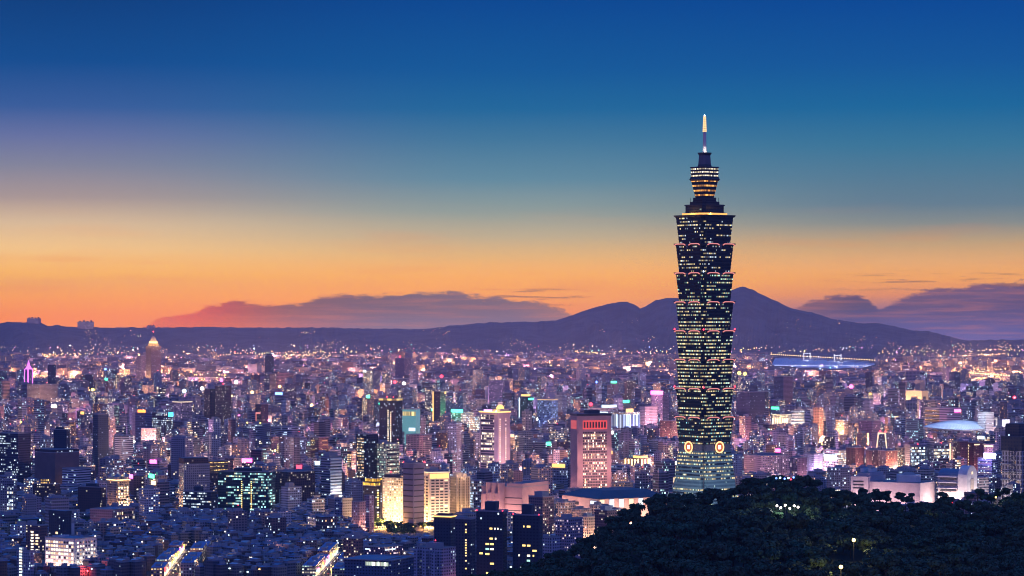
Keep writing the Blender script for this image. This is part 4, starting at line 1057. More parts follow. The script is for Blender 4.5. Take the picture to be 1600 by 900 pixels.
for f_ in 'LR':
    for u in (.0, .9): slab(h, f_, u, u + .1, 2, h.H, 'g_magenta', 'neon_edge', 1.2)
b = MB(); b.cyl(0, 0, h.W * .6, h.H, h.H + 10, M['g_magenta'], n=6, r2=h.W * .25); b.cyl(0, 0, h.W * .25, h.H + 10, h.H + 28, M['g_magenta'], n=6, r2=.6); b.build('peaked_crown', fin(h))
h = hero('apartment_tower', 'solitary dark slab standing by the far road lights', 'apartment tower', 'solitary dark slab', 74, 81, 86, 570, 625, 35, F_['navy'], 'roof', yv=600)
h = hero('apartment_block', 'long dim cream housing slab in the far rows', 'apartment block', 'long cream slab', 38, 62, 86, 601, 655, 45, F_['beige'], 'roof', yv=622); lamp(wl(h, 'L', .5, 20, 5), (1, .7, .3), 6e4, 2)
h = hero('apartment_tower', 'tallest of the brown towers behind the pink lamp', 'apartment tower', 'tall brown housing tower', 335, 346, 360, 603, 690, 45, F_['brick'], 'roof', yv=655); beacon(h, .5, .5, 4, 'g_red', 2)
h = hero('apartment_tower', 'second brown housing tower, a little lower and wider', 'apartment tower', 'lower brown housing tower', 318, 328, 337, 608, 688, 45, F_['darkbrown'], 'roof', yv=650)
h = hero('apartment_tower', 'lilac tower with warm roofline lamps among the far blocks', 'apartment tower', 'lilac tower with roof lamps', 268, 282, 298, 628, 700, 45, F_['purple'], 'roof', yv=658); rimlight(h, 'g_soft', 1.4)
h = hero('office_block', 'office with an orange glowing roof sign', 'office', 'orange roof sign office', 210, 226, 236, 645, 705, 35, F_['grey'], 'roof', yv=668, tint=(.6, .6, 1)); slab(h, 'L', .3, 1.1, h.H + .5, h.H + 6, glow('orange_sign', (1, .25, .03), 4), 'roof_sign', 1.5)
h = hero('office_block', 'black office with a turquoise corner sign and yellow floors', 'office', 'turquoise corner office', 236, 256, 268, 645, 708, 35, F_['coolrow'], 'roof', yv=672, tint=(.4, .4, .5)); slab(h, 'R', .5, 1, h.H - 8, h.H, glow('turq', (.05, .6, 1), 4), 'neon_sign', 1)
h = hero('office_tower', 'grey-green office with full lit floors in the far blocks', 'office', 'grey-green lit office', 166, 178, 185, 634, 692, 35, F_['beigelit'], 'roof', yv=652, tint=(.8, .9, .9))
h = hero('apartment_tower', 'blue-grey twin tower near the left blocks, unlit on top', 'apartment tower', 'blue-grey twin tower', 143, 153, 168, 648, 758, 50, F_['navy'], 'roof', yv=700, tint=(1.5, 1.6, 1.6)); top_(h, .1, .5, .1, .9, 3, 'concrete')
h = hero('office_block', 'white framed office with a tall lattice corner', 'office', 'white lattice-corner office', 178, 190, 206, 682, 735, 45, F_['whiterow'], 'roof', yv=716)
h = hero('office_block', 'cream block with arched lit rows beside the dark tree clump', 'apartment block', 'cream arched-row block', 219, 244, 249, 670, 715, 25, F_['beigelit'], 'roof', yv=690, tint=(1.2, 1.05, .9)); flood(h, 'L', (1, .6, .35), 5e4, (.3, .7), 18, 5)
h = hero('office_tower', 'dark wide office with white lit ribbons at the frame edge', 'office', 'dark ribbon office at the edge', -14, 28, 44, 678, 765, 35, F_['coolrow'], 'roof', yv=742, tint=(.5, .4, .5)); beacon(h, .85, .5, 18, 'g_yellow', 2.2, 'mast_lamp')
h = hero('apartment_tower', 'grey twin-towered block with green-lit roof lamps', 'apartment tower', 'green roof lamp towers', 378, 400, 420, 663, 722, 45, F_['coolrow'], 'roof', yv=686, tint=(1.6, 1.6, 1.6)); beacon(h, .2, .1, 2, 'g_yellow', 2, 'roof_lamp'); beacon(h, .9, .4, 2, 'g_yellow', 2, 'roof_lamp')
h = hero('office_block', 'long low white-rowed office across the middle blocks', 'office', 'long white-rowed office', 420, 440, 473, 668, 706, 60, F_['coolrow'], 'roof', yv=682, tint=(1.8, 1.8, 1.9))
h = hero('office_tower', 'amber balcony tower in the middle blocks', 'apartment tower', 'amber balcony tower', 484, 498, 512, 684, 745, 45, F_['brick'], 'roof', yv=706)
bands(h, 'L', 8, 4, h.H - 2, F_['goldlit'], 'window_band', .1, .5, .35); bands(h, 'R', 8, 4, h.H - 2, F_['goldlit'], 'window_band', .3, .9, .35)
h = hero('apartment_tower', 'pale building with a neon arrow outline on its face', 'apartment tower', 'neon outline building', 398, 408, 418, 632, 700, 45, F_['darkbrown'], 'roof', yv=660)
for u0_, u1_, v0_, v1_ in ((.1, .9, .78, .82), (.1, .2, .55, .8), (.1, .7, .55, .59), (.6, .7, .35, .58)): slab(h, 'L', u0_, u1_, v0_ * h.H, v1_ * h.H, 'g_salmon', 'neon_outline', .8)
h = hero('apartment_tower', 'slim tower in front of the green floodlight', 'apartment tower', 'slim tower by the green light', 676, 688, 696, 612, 690, 40, F_['darkbrown'], 'roof', yv=650); slab(h, 'L', .0, .1, 10, h.H, 'g_gold', 'light_edge', .8); slab(h, 'R', .8, 1, h.H - 5, h.H, 'g_gold', 'light_edge', .8)
h = hero('sports_lamp_block', 'low block under a brilliant green floodlight', 'sports hall', 'green floodlit block', 704, 720, 740, 645, 690, 45, F_['hot'], 'roof', yv=655)
slab(h, 'L', .1, 1.2, h.H + 1, h.H + 7, 'g_green', 'floodlight', 2); lamp(wl(h, 'L', .7, 24, h.H + 10), (.1, 1, .5), 6e4, 2)
h = hero('office_block', 'bright white office behind the two-tone tower', 'office', 'bright white office', 733, 742, 752, 651, 700, 45, F_['hot'], 'roof', yv=674)
h = hero('apartment_tower', 'wide mauve slab with even pale rows in the far middle', 'apartment block', 'wide mauve far slab', 764, 788, 796, 595, 650, 25, F_['purple'], 'roof', yv=612)
h = hero('apartment_tower', 'broad dark block with red beacon near the hills', 'apartment tower', 'broad dark block near the hills', 617, 632, 642, 560, 600, 40, F_['purple'], 'roof', yv=578, tint=(.5, .5, .7)); beacon(h, .3, .3, 6, 'g_red', 5)
h = hero('apartment_tower', 'tapered dark tower by the far road lights', 'apartment tower', 'tapered dark far tower', 413, 420, 427, 556, 600, 45, F_['navy'], 'roof', yv=578); top_(h, .2, .8, .2, .8, 8, 'navy')
h = hero('office_block', 'blue-white lit office with a blue corner lamp', 'office', 'blue corner lamp office', 932, 940, 949, 599, 650, 45, F_['coolrow'], 'roof', yv=616, tint=(1.5, 1.6, 1.8)); beacon(h, .02, .02, 3, 'g_blue', 4, 'sign_lamp')
# ---- right of the skyscraper
h = hero('apartment_tower', 'dark blue slab group just right of the skyscraper', 'apartment tower', 'dark blue slab group', 1152, 1172, 1198, 613, 690, 48, F_['navy'], 'roof', yv=650, tint=(1.5, 1.4, 1.6))
h = hero('apartment_tower', 'grey twin slab rising above the far right blocks', 'apartment tower', 'grey twin slab', 1211, 1224, 1240, 589, 650, 48, F_['grey'], 'roof', yv=612, tint=(.8, .7, .8)); top_(h, .1, .4, .1, .9, 3, 'concrete')
h = hero('arcade_building', 'cream floodlit building with tall arched windows', 'civic building', 'cream arched building', 1207, 1232, 1238, 648, 672, 20, F_['creamb'], 'roof', yv=663)
for k in range(7): slab(h, 'L', .03 + k * .14, .12 + k * .14, 3, h.H - 8, 'g_soft', 'arched_window', .4)
rimlight(h, 'g_soft', .9); flood(h, 'L', (1, .72, .4), 8e4, (.2, .5, .8), 18, 4)
h = hero('office_block', 'white office with full lit floors beside the arched building', 'office', 'white office by the arched building', 1237, 1257, 1268, 642, 672, 35, F_['whiterow'], 'roof', yv=663); flood(h, 'L', (1, .85, .85), 6e4, (.3, .8), 18, 4); bands(h, 'L', 5, 3, h.H - 3, F_['hot'], 'window_band', .03, .97, .45)
h = hero('museum', 'golden lit stone building with a recessed portal', 'civic building', 'golden portal building', 1418, 1440, 1453, 611, 640, 40, glow('floodlit_stone_glow', (1, .58, .22), .25, (.5, .38, .25)), 'roof', yv=625); slab(h, 'L', .35, .75, 2, h.H * .7, 'dark', 'portal', .5); slab(h, 'R', .2, .6, 2, h.H * .7, 'dark', 'portal', .5); flood(h, 'L', (1, .65, .3), 1.2e5, (.3, .8), 24, 5)  # the stone itself emits, standing in for golden floodlight on it
h = hero('office_block', 'office with gold ribbon floors and a magenta sign behind the arena roof', 'office', 'gold ribbon office', 1450, 1468, 1504, 638, 694, 62, F_['whiterow'], 'roof', yv=662, tint=(.8, .65, .75))
bands(h, 'L', 7, 4, h.H - 2, F_['goldlit'], 'window_band', .02, .98, .45); slab(h, 'R', .7, 1, h.H - 9, h.H - 3, 'g_pink', 'neon_sign', 1); flood(h, 'R', (1, .5, .7), 5e4, (.6,), 20, 8)
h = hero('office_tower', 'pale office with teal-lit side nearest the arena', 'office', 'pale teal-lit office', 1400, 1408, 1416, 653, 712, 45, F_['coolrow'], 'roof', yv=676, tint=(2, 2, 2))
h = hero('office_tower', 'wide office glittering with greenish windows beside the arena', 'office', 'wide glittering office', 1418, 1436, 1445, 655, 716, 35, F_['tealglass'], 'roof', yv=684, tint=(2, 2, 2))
h = hero('apartment_block', 'dark boxy block with sparse windows in the right middle', 'apartment block', 'dark boxy block', 1344, 1362, 1378, 658, 704, 48, F_['purple'], 'roof', yv=676, tint=(.7, .6, .8))
h = hero('apartment_tower', 'white vertical-lit tower right of the arena', 'apartment tower', 'white vertical-lit tower', 1530, 1540, 1555, 645, 704, 50, F_['white'], 'roof', yv=676); flood(h, 'L', (1, .8, 1), 4e4, (.5,), 18, 6); flood(h, 'R', (1, .8, 1), 4e4, (.3, .8), 18, 6)
h = hero('shop_house', 'white glowing market hall right of the arena', 'shop building', 'white glowing market hall', 1555, 1566, 1580, 656, 684, 45, F_['blankw'], 'roof', yv=667); flood(h, 'R', (1, .9, 1), 1.2e5, (.2, .6, 1), 18, 5); flood(h, 'L', (1, .9, 1), 1e5, (.5,), 18, 5)
# arena: a lens-shaped roof shell over a drum on slim masts
Y = ydist(704); AX = px2x(1505, Y); AZ = gz(AX, Y)
ar = bpy.data.objects.new('sports_arena', None); col.objects.link(ar); ar.location = (AX, Y + 45, AZ)
tag(ar, 'sports arena under a wide shallow blue shell roof', 'arena')
b = MB(); n, k_ = 40, 8; rx, ry = 75.0, 52.0; z0 = row2z(668, Y) - AZ; rise = 13.0
arm, gm = newmat('arena_shell')
geo_ = gm.node('ShaderNodeTexCoord'); sp_ = gm.node('ShaderNodeSeparateXYZ'); gm.link(geo_.outputs['Object'], sp_.inputs[0])
ribs = gm.m('LESS_THAN', gm.m('FRACT', gm.m('DIVIDE', gm.m('ADD', sp_.outputs[0], sp_.outputs[1]), 5.0)), .3)
finish(gm, gm.mix(ribs, (.55, .62, .72), (.26, .34, .48)), .5)
for i in range(n):
    for j in range(k_):
        P = lambda a, q_: (rx * q_ * math.cos(a), ry * q_ * math.sin(a), z0 + rise * (1 - q_ ** 2) - 4 * q_ ** 2 * math.sin(a) ** 2)
        a0, a1 = 2 * math.pi * i / n, 2 * math.pi * (i + 1) / n; q0, q1 = j / k_, (j + 1) / k_
        if j: b.face([P(a0, q0), P(a0, q1), P(a1, q1), P(a1, q0)], arm, smooth=True)
        else: b.face([P(0, 0), P(a0, q1), P(a1, q1)], arm, smooth=True)
    P2 = lambda a: (rx * math.cos(a), ry * math.sin(a), z0 - 4 * math.sin(a) ** 2)
    p, q2 = P2(a0), P2(a1); b.face([(p[0] * .96, p[1] * .96, p[2] - 3), (q2[0] * .96, q2[1] * .96, q2[2] - 3), q2, p], M['white']); b.face([(p[0] * .96, p[1] * .96, p[2] - 3), (0, 0, z0 - 2), (q2[0] * .96, q2[1] * .96, q2[2] - 3)], M['white'])
b.build('shell_roof', ar)
b = MB(); b.cyl(0, 0, 44, 0, z0 - 3, fc('arena_wall', (.3, .24, .25), 3.4, 5, .6, .5, .3, .2, 1.5), M['roof'], n=24); b.build('drum', ar)
for a in (-1.6, -.9, -2.3): 
    b = MB(); b.cyl(rx * .8 * math.cos(a), ry * .95 * math.sin(a), 1.3, 0, z0 - 3.5, M['white'], n=8); b.build('mast', ar)
for k in (-50, 0, 50): lamp((AX + k, Y - 30, AZ + z0 + 45), (.75, .85, 1), 1.2e5, 3)  # lights added in the air before the arena to brighten its roof
# A-frame hotel
h = hero('hotel', 'building with splayed white-edged sides and red lamps on its flat top', 'hotel', 'splayed white-edged building', 1372, 1386, 1402, 678, 722, 48, F_['dark'], 'roof', yv=702, build=False, parapet=False)
W, D, H = h.W, h.D, h.H
h.mb.prism([(-W * .62, -D / 2), (W * .62, -D / 2), (W * .62, D / 2), (-W * .62, D / 2)], 0, H, F_['dark'], M['roof'], top=[(-W * .3, -D / 2), (W * .3, -D / 2), (W * .3, D / 2), (-W * .3, D / 2)])
b = MB()
for sg in (-1, 1): b.tube([(sg * W * .64, -D / 2 - .5, 0), (sg * W * .32, -D / 2 - .5, H + 1)], 1.2, M['g_soft'], 5)
b.tube([(-W * .34, -D / 2 - .5, H + 1), (W * .34, -D / 2 - .5, H + 1)], 1.2, M['g_soft'], 5); b.build('light_edge', fin(h)); beacon(h, .25, .1, 4, 'g_red', 2.4); beacon(h, .75, .1, 4, 'g_red', 2.4)
# slabs behind the hill, right
for (nm, lb, sh, x0, xc, x1, yt, yb, th, fk, tn, extra) in (
    ('apartment_block', 'long mauve housing slab with many small lit windows right of the skyscraper foot', 'long mauve slab', 1166, 1190, 1236, 713, 762, 60, 'purple', (1, 1, 1), 0),
    ('apartment_block', 'second mauve slab, shorter, with pale stair cores', 'short mauve slab', 1234, 1246, 1262, 716, 758, 50, 'purple', (.9, .85, .95), 0),
    ('apartment_block', 'white gridded slab glowing from the street behind it', 'white glowing gridded slab', 1258, 1272, 1288, 710, 752, 50, 'white', (1, 1, 1), 1),
    ('department_store', 'brilliant white lit building in the right housing row', 'brilliant white building', 1288, 1310, 1324, 704, 752, 40, 'hot', (1.4, 1.3, 1.3), 2),
    ('apartment_block', 'rust red block with pink lamps beside the brilliant white building', 'rust red block', 1324, 1336, 1352, 700, 750, 50, 'brick', (1.5, 1.1, 1.1), 1),
    ('apartment_block', 'brown block with even rows below the splayed building', 'brown even-row block', 1354, 1362, 1374, 704, 750, 50, 'brick', (1.2, 1.1, 1.2), 0),
    ('apartment_tower', 'twin brown slabs with pale edges standing side by side', 'twin brown slabs', 1374, 1384, 1404, 705, 752, 62, 'brick', (1.5, 1.4, 1.4), 0),
    ('office_block', 'block glittering with greenish windows left of the blank grey wall', 'greenish glittering block', 1400, 1410, 1418, 700, 748, 50, 'beigelit', (.6, .6, .6), 0),
    ('apartment_tower', 'dark red-brown tower left of the violet sign building', 'dark red-brown tower', 1492, 1500, 1514, 690, 752, 60, 'brick', (.8, .7, .8), 0),
    ('apartment_tower', 'red-brown tower with an orange edge lamp column', 'orange edge red-brown tower', 1513, 1522, 1538, 692, 752, 60, 'brick', (.9, .6, .7), 3)):
    h = hero(nm, lb, 'apartment block' if 'apart' in nm else 'office', sh, x0, xc, x1, yt, yb, th, F_[fk], 'roof', yv=yt + 26, tint=tn)
    top_(h, .2, .45, .2, .8, 3.5, 'concrete')
    flood(h, 'R', (1, .5, .5), 2e4, (.2, .8), 16, 4)
    if extra == 1: flood(h, 'R', (1, .6, .55), 4e4, (.5,), 14, 4)
    if extra == 2: flood(h, 'R', (1, .8, .8), 1.4e4, (.3, .8), 14, 5); flood(h, 'L', (1, .75, .75), 1.4e4, (.4,), 14, 5); slab(h, 'L', .1, .9, h.H * .66, h.H * .86, 'g_softcool', 'sign', .8)
    if extra == 3: windows(h, 'L', 1, 12, .1, .35, 4, h.H - 2, .6, .4, 1, ['pane_warm']); slab(h, 'R', .0, .5, h.H - 4, h.H - 2, 'g_soft', 'roof_sign', .6)
for (lb, sh, x0, xc, x1, yt) in (('office with a blank grey wall and bright ribbon floors', 'blank-walled office', 1416, 1422, 1449, 696), ('office with blank grey wall, ribbon floors and a glowing white corner', 'white-cornered office', 1451, 1458, 1487, 694)):
    h = hero('office_tower', lb, 'office', sh, x0, xc, x1, yt, 752, 72, F_['grey'], 'roof', yv=722)
    bands(h, 'R', 10, 6, h.H - 2, fc('band_' + sh[:5], (.1, .1, .12), 2.6, 50, .85, 5, .62, .5, 2.3, WHITEW, COOL, .5), 'window_band', .04, .92, .55); flood(h, 'L', (1, .8, .9), 2e4, (.5,), 14, 20)
    if 'corner' in sh: slab(h, 'R', .93, 1.0, 0, h.H + 1, 'g_soft', 'lit_corner', 1)
    beacon(h, .9, .5, 2, 'g_red', 1.2)
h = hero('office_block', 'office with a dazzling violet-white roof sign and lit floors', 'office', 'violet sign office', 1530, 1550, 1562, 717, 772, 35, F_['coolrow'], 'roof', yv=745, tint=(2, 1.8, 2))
slab(h, 'L', .45, 1.25, h.H + .5, h.H + 9, glow('violet_sign', (.55, .45, 1), 7), 'roof_sign', 1.5); bands(h, 'L', 6, 4, h.H - 3, F_['hot'], 'window_band', .05, .95, .45); lamp(wl(h, 'L', .8, 12, h.H + 6), (.4, .3, 1), 6e4, 2)
h = hero('office_block', 'violet-lit block behind the violet sign office', 'office', 'violet-lit rear block', 1540, 1552, 1562, 695, 745, 45, F_['purple'], 'roof', yv=708); slab(h, 'L', .0, 1, h.H - 4, h.H - 1, 'g_soft', 'roof_sign', .7)
# pink mall
h = hero('shopping_mall', 'long low pink mall with round end and stepped flat roofs behind the wooded ridge', 'shopping mall', 'long pink mall', 1331, 1356, 1392, 745, 800, 30, F_['blankw'], 'roof', yv=772, tint=(.95, .82, .84), parapet=False)
W, D, H = h.W, h.D, h.H
h.mb.box(W / 2 + .02, W / 2 + 75, -D / 2 + 6, D / 2 - 2, 0, H - 7, F_['blankw'], M['roof'], tint=(.95, .82, .84)); h.mb.box(-W / 2 + 6, W / 2 - 2, -D / 2 + 8, D / 2 - 3, H, H + 5, F_['blankw'], M['roof'], tint=(.95, .82, .84))
for j in range(3): slab(h, 'L', .15, .75, H - 8 - j * 4.5, H - 6 - j * 4.5, 'dark', 'window_band', .3)
for fx in (.15, .6): top_(h, fx, fx + .2, .4, .7, 5, 'white', 'roof', 'roof_house', z=H + 5)
b = MB(); b.cyl(W / 2 + 48, 0, 17, H - 6.9, H + 3, M['white'], n=24); b.cyl(W / 2 + 48, 0, 10, H + 3, H + 6.5, M['concrete'], n=20, r2=6); b.build('rotunda', fin(h))
flood(h, 'L', (1, .66, .68), 2.5e4, (.1, .5, .9), 18, 8); 
for k in range(4): lamp(wl(h, 'R', -.25, 10 + 18 * k, 10), (1, .62, .6), 1.8e4, .6)
# arched white hall
h = hero('arcade_building', 'white hall with curved tiers and a tall arched end gable', 'hall', 'white arched hall', 1469, 1511, 1532, 735, 802, 35, F_['blankw'], 'roof', yv=768, build=False, parapet=False)
W, D, H = h.W, h.D, h.H
def arch_poly(w, z0, zs, n=12): return [(-w / 2, z0), (w / 2, z0)] + [(w / 2 * math.cos(math.pi * i / n), zs + w / 2 * math.sin(math.pi * i / n)) for i in range(n + 1)]
wt_, rad = M['white'], D / 2
b = h.mb
def xz_extrude(b, poly, y0, y1, m, ax='y'):
    n = len(poly); mk = (lambda p, y: (p[0], y, p[1])) if ax == 'y' else (lambda p, y: (y, p[0], p[1]))
    for i in range(n):
        p, q_ = poly[i], poly[(i + 1) % n]; b.face([mk(p, y0), mk(q_, y0), mk(q_, y1), mk(p, y1)], m)
    b.face([mk(p, y0) for p in reversed(poly)], m); b.face([mk(p, y1) for p in poly], m)
xz_extrude(b, arch_poly(D, 0, H - D / 2 + 6), W / 2 - 14, W / 2, wt_, 'x')
h.mb.box(-W / 2, W / 2 - 14.02, -D / 2 + 2, D / 2 - 2, 0, H - 8, F_['blankw'], M['roof'], tint=(1, .92, .9))
o = fin(h)
bb = MB(); xz_extrude(bb, [(y * .9, z_) for y, z_ in arch_poly(D, H - 8, H - 8)][0:2] + [(D * .45 * math.cos(math.pi * i / 10), H - 8 + 9 * math.sin(math.pi * i / 10)) for i in range(11)], -W / 2 + 1, W / 2 - 14.1, M['roof_blue'], 'x'); bb.build('vault_roof', o)
for j in range(3): slab(h, 'L', .1, .62, H - 14 - j * 8, H - 11.5 - j * 8, 'dark', 'window_band', .2, off=-2.2)
for j in range(3): slab(h, 'L', .0, .68, H - 10.5 - j * 8, H - 9.3 - j * 8, 'white', 'curved_ledge', 1.6, off=-2.2)
slab(h, 'R', .35, .65, 0, H - 12, 'cream', 'portal', .4); slab(h, 'R', .44, .56, H - 6, H - 2.5, 'g_soft', 'gable_lamp', .5)
flood(h, 'R', (1, .78, .70), 5e4, (.2, .8), 14, 8); flood(h, 'L', (1, .72, .66), 5e4, (.1, .45, .85), 16, 8)
# scaffolded tower at the right edge
h = hero('construction_tower', 'unfinished concrete tower wrapped in scaffolding with a lattice hoist', 'construction site', 'scaffolded tower', 1570, 1596, 1625, 705, 800, 45, fc('f_site', (.42, .40, .42), 5, 6.5, .55, .75, .06, 0, 1.2, COOL, WARM, .5, (.10, .09, .1)), 'roof', yv=755)
for j in range(7): slab(h, 'L', -.03, 1.03, j * 11, j * 11 + 1.2, 'steel', 'floor_edge', 2.2); slab(h, 'R', -.03, 1.03, j * 11, j * 11 + 1.2, 'steel', 'floor_edge', 2.2)
b = MB(); x0_, y0_ = fpos(h, 'L', .45, 4); x1_, _ = fpos(h, 'L', .75, 4)
for xx in (x0_, x1_): b.tube([(xx, y0_, 0), (xx, y0_, h.H + 6)], .5, M['dark'], 4)
for j in range(12):
    za, zb_ = j * h.H / 12, (j + 1) * h.H / 12
    b.tube([(x0_, y0_, za), (x1_, y0_, zb_)], .35, M['dark'], 4); b.tube([(x1_, y0_, za), (x0_, y0_, zb_)], .35, M['dark'], 4); b.tube([(x0_, y0_, zb_), (x1_, y0_, zb_)], .35, M['dark'], 4)
b.build('hoist_lattice', fin(h)); top_(h, -.02, 1.02, -.02, 1.02, 20, fc('f_site2', (.05, .045, .05), 5, 5, .6, .5, .12, .3, 2, WARM, COOL, .3), 'roof', 'netted_top'); top_(h, .1, .8, .1, .8, 18, fc('f_site3', (.06, .05, .06), 4, 4, .6, .5, .14, .4, 2, WARM, COOL, .3), 'roof', 'netted_core', z=h.H + 20)
flood(h, 'L', (1, .85, .9), 4e4, (.2, .8), 14, 6)
# ridge buildings on the far hills
for lb, x0, x1, yt in (('broad dark apartment block standing on the far ridge crest', 43, 63, 497.5), ('pale low cluster building on the ridge further along', 122, 146, 502.5), ('small dark lookout building on the crest behind the art deco tower', 230, 242, 509.5)):
    Y = YR - 60; x = px2x((x0 + x1) / 2, Y); w_ = (x1 - x0) * Y / F
    b = MB(); zz = row2z(515, Y); b.rbox(0, 0, w_, 60, 0, 0, row2z(yt, Y) - zz, F_['purple'], M['roof'])
    for k in range(4): b.rbox(-w_ * .36 + k * w_ * .24, 0, w_ * .1, 30, 0, row2z(yt, Y) - zz + .1, row2z(yt, Y) - zz + 7 + 3 * (k % 2), M['navy'], M['roof'])
    o = b.build('hilltop_building', None, (x, Y, zz)); tag(o, lb, 'building')
for h in HEROES: fin(h)
# ---------------------------------------------------------------- the rest of the city
def screen(X, Y): return 800 + X / Y * F
BLOCK = [(h.x0, h.x1, h.yv, h.Y) for h in HEROES] + [(1054, 1156, 766, TY)]
FOOT = [(h.cx, h.cy, .5 * math.hypot(h.W, h.D)) for h in HEROES] + [(TX, TY, 46.0), (AX, ydist(704) + 45, 82.0)]
FL = [(288, 611, 'g_cool', 'blue-white', 3.2), (316, 607, 'g_white', 'pinkish white', 3.0), (374, 651, 'g_pink', 'pink', 3.0), (145, 609, 'g_yellow', 'yellow', 2.6), (369, 597, 'g_cool', 'cold white', 3.0), (437, 604, 'g_yellow', 'pale gold', 2.4), (394, 613, 'g_warm', 'orange', 2.8), (841, 655, 'g_white', 'white', 3.0),
      (1155, 583, 'g_yellow', 'pale yellow', 3.0), (1164, 584, 'g_yellow', 'pale yellow twin', 2.6), (1330, 604, 'g_pink', 'rose', 3.2), (553, 747, 'g_warm', 'warm white', 1.7), (617, 597, 'g_red', 'red', 2.4), (631, 599, 'g_white', 'white-pink', 2.6), (690, 588, 'g_red', 'red-violet', 2.6), (1585, 621, 'g_red', 'deep red', 2.6), (420, 657, 'g_pink', 'rosy', 2.4),
      (487, 633, 'g_warm', 'white gold', 2.6), (1267, 584, 'g_warm', 'orange roadside', 2.6), (346, 594, 'g_pink', 'lilac', 2.6), (110, 655, 'g_warm', 'small amber', 1.6), (210, 690, 'g_white', 'small white', 1.6), (8, 829, 'g_warm', 'amber roadside', 1.3), (135, 811, 'g_green', 'yellow-green', 1.0), (137, 892, 'g_red', 'red shop', 1.6), (430, 704, 'g_yellow', 'pale', 1.6)]
BLOCK += [(a - 5, a + 5, r_ + 4, ydist(r_ + 9)) for a, r_, *_ in FL] + [(1331, 1472, 788, ydist(800)), (585, 706, 838, ydist(826)), (256, 318, 884, ydist(884)), (498, 540, 884, ydist(884))]
BLOCK.append((1458, 1548, 676, ydist(704)))
STRING_LIST = ((58, 556, 205, 553, 46), (60, 558, 130, 559, 18), (250, 560, 345, 558, 30), (345, 556, 402, 552, 26), (400, 553, 560, 552, 70), (400, 560, 480, 562, 40), (400, 557, 545, 558, 50), (0, 588, 130, 591, 44), (140, 590, 210, 592, 18), (262, 588, 362, 588, 44),
           (268, 593, 350, 597, 26), (640, 568, 742, 570, 20), (835, 572, 900, 573, 18), (898, 552, 952, 554, 30), (960, 553, 1050, 552, 30), (1000, 575, 1058, 573, 12), (400, 610, 425, 606, 14), (560, 635, 592, 640, 22), (1150, 574, 1200, 577, 34), (1208, 553, 1300, 548, 26),
           (1375, 554, 1450, 556, 20), (1455, 556, 1600, 557, 30), (1380, 550, 1480, 551, 26), (1490, 550, 1600, 549, 34), (1440, 581, 1600, 578, 44), (1470, 574, 1600, 570, 34), (1480, 588, 1600, 597, 60), (1500, 583, 1600, 588, 44), (1510, 598, 1560, 590, 26), (1150, 548, 1200, 546, 20), (1270, 700, 1330, 702, 20), (1335, 706, 1360, 706, 8))
STRINGS = [s[:4] for s in STRING_LIST]
def limit(px, hw, Y):
    """lowest row a roof here may reach without hiding a landmark behind it"""
    r = 0.0
    for x0, x1, yv, Yh in BLOCK:
        if Y < Yh - 5 and px + hw > x0 + 1 and px - hw < x1 - 1 and yv > r: r = yv
    for x0, x1, y0, y1 in WATER:
        if px + hw > x0 and px - hw < x1 and Y < ydist(y1): r = max(r, y1)
    for xa, ra, xb, rb in STRINGS:
        if min(xa, xb) < px < max(xa, xb):
            q = ra + (rb - ra) * (px - xa) / (xb - xa) + 1.2
            if q > r and ydist(q + 22) < Y < ydist(q): r = q
    return r
def hits(X, Y, rad):
    for cx_, cy_, rr in FOOT:
        if (X - cx_) ** 2 + (Y - cy_) ** 2 < (rr + rad) ** 2: return True
    return False
def yaw_at(X, Y):
    k = int(math.floor(X / 520 + .3 * math.sin(Y / 700))) * 7 + int(math.floor(Y / 800)) * 13
    return -math.radians([38, 52, 30, 60, 44, 70, 24][k % 7])
_g = lambda px, r: (px2x(px, ydist(r)), ydist(r))
STREETS = [(_g(264, 908), _g(300, 858)), (_g(500, 908), _g(540, 862)), (_g(575, 825), _g(708, 825))]
def near_street(X, Y, d):
    for (xa, ya), (xb, yb) in STREETS:
        L2 = (xb - xa) ** 2 + (yb - ya) ** 2
        t = max(0, min(1, ((X - xa) * (xb - xa) + (Y - ya) * (yb - ya)) / L2))
        if math.hypot(X - xa - t * (xb - xa), Y - ya - t * (yb - ya)) < d: return True
    return False
def hill_hides(px, hw, rtop):
    """whether the wooded hill hides a roof at that row"""
    return px > 700 and rtop > interp(HR, px) - 16
for k in range(5): FOOT.append((px2x(1385 + k * 20, ydist(800) + 25), ydist(800) + 25, 22.0))
cand = []
def sow(y0, y1, cell, kind, jit=.25, keep=1.0):
    Y = y0
    while Y < y1:
        half = (835 / F) * Y
        n = int(half / cell) + 1
        for i in range(-n, n + 1):
            if R.random() > keep: continue
            X = (i + .5 * (int(Y / cell) % 2) + R.uniform(-jit, jit)) * cell; yy = Y + R.uniform(-jit, jit) * cell
            cand.append((X, yy, cell, kind))
        Y += cell
sow(2870, 3600, 15.5, 'low')
sow(3600, 4400, 20, 'low')
sow(3300, 4400, 50, 'mid', .4, .75)
sow(4400, 6400, 33, 'mid')
sow(6400, 9500, 46, 'mid')
sow(9500, 17900, 88, 'far')
PAL = [(.46, .42, .40), (.38, .34, .34), (.52, .45, .38), (.30, .24, .24), (.24, .15, .14), (.42, .36, .38), (.55, .53, .54), (.33, .35, .40), (.22, .22, .26), (.40, .28, .25)]
PALN = ['pale grey', 'taupe', 'beige', 'dim brown', 'dark brick', 'mauve', 'off-white', 'blue-grey', 'charcoal', 'terracotta']
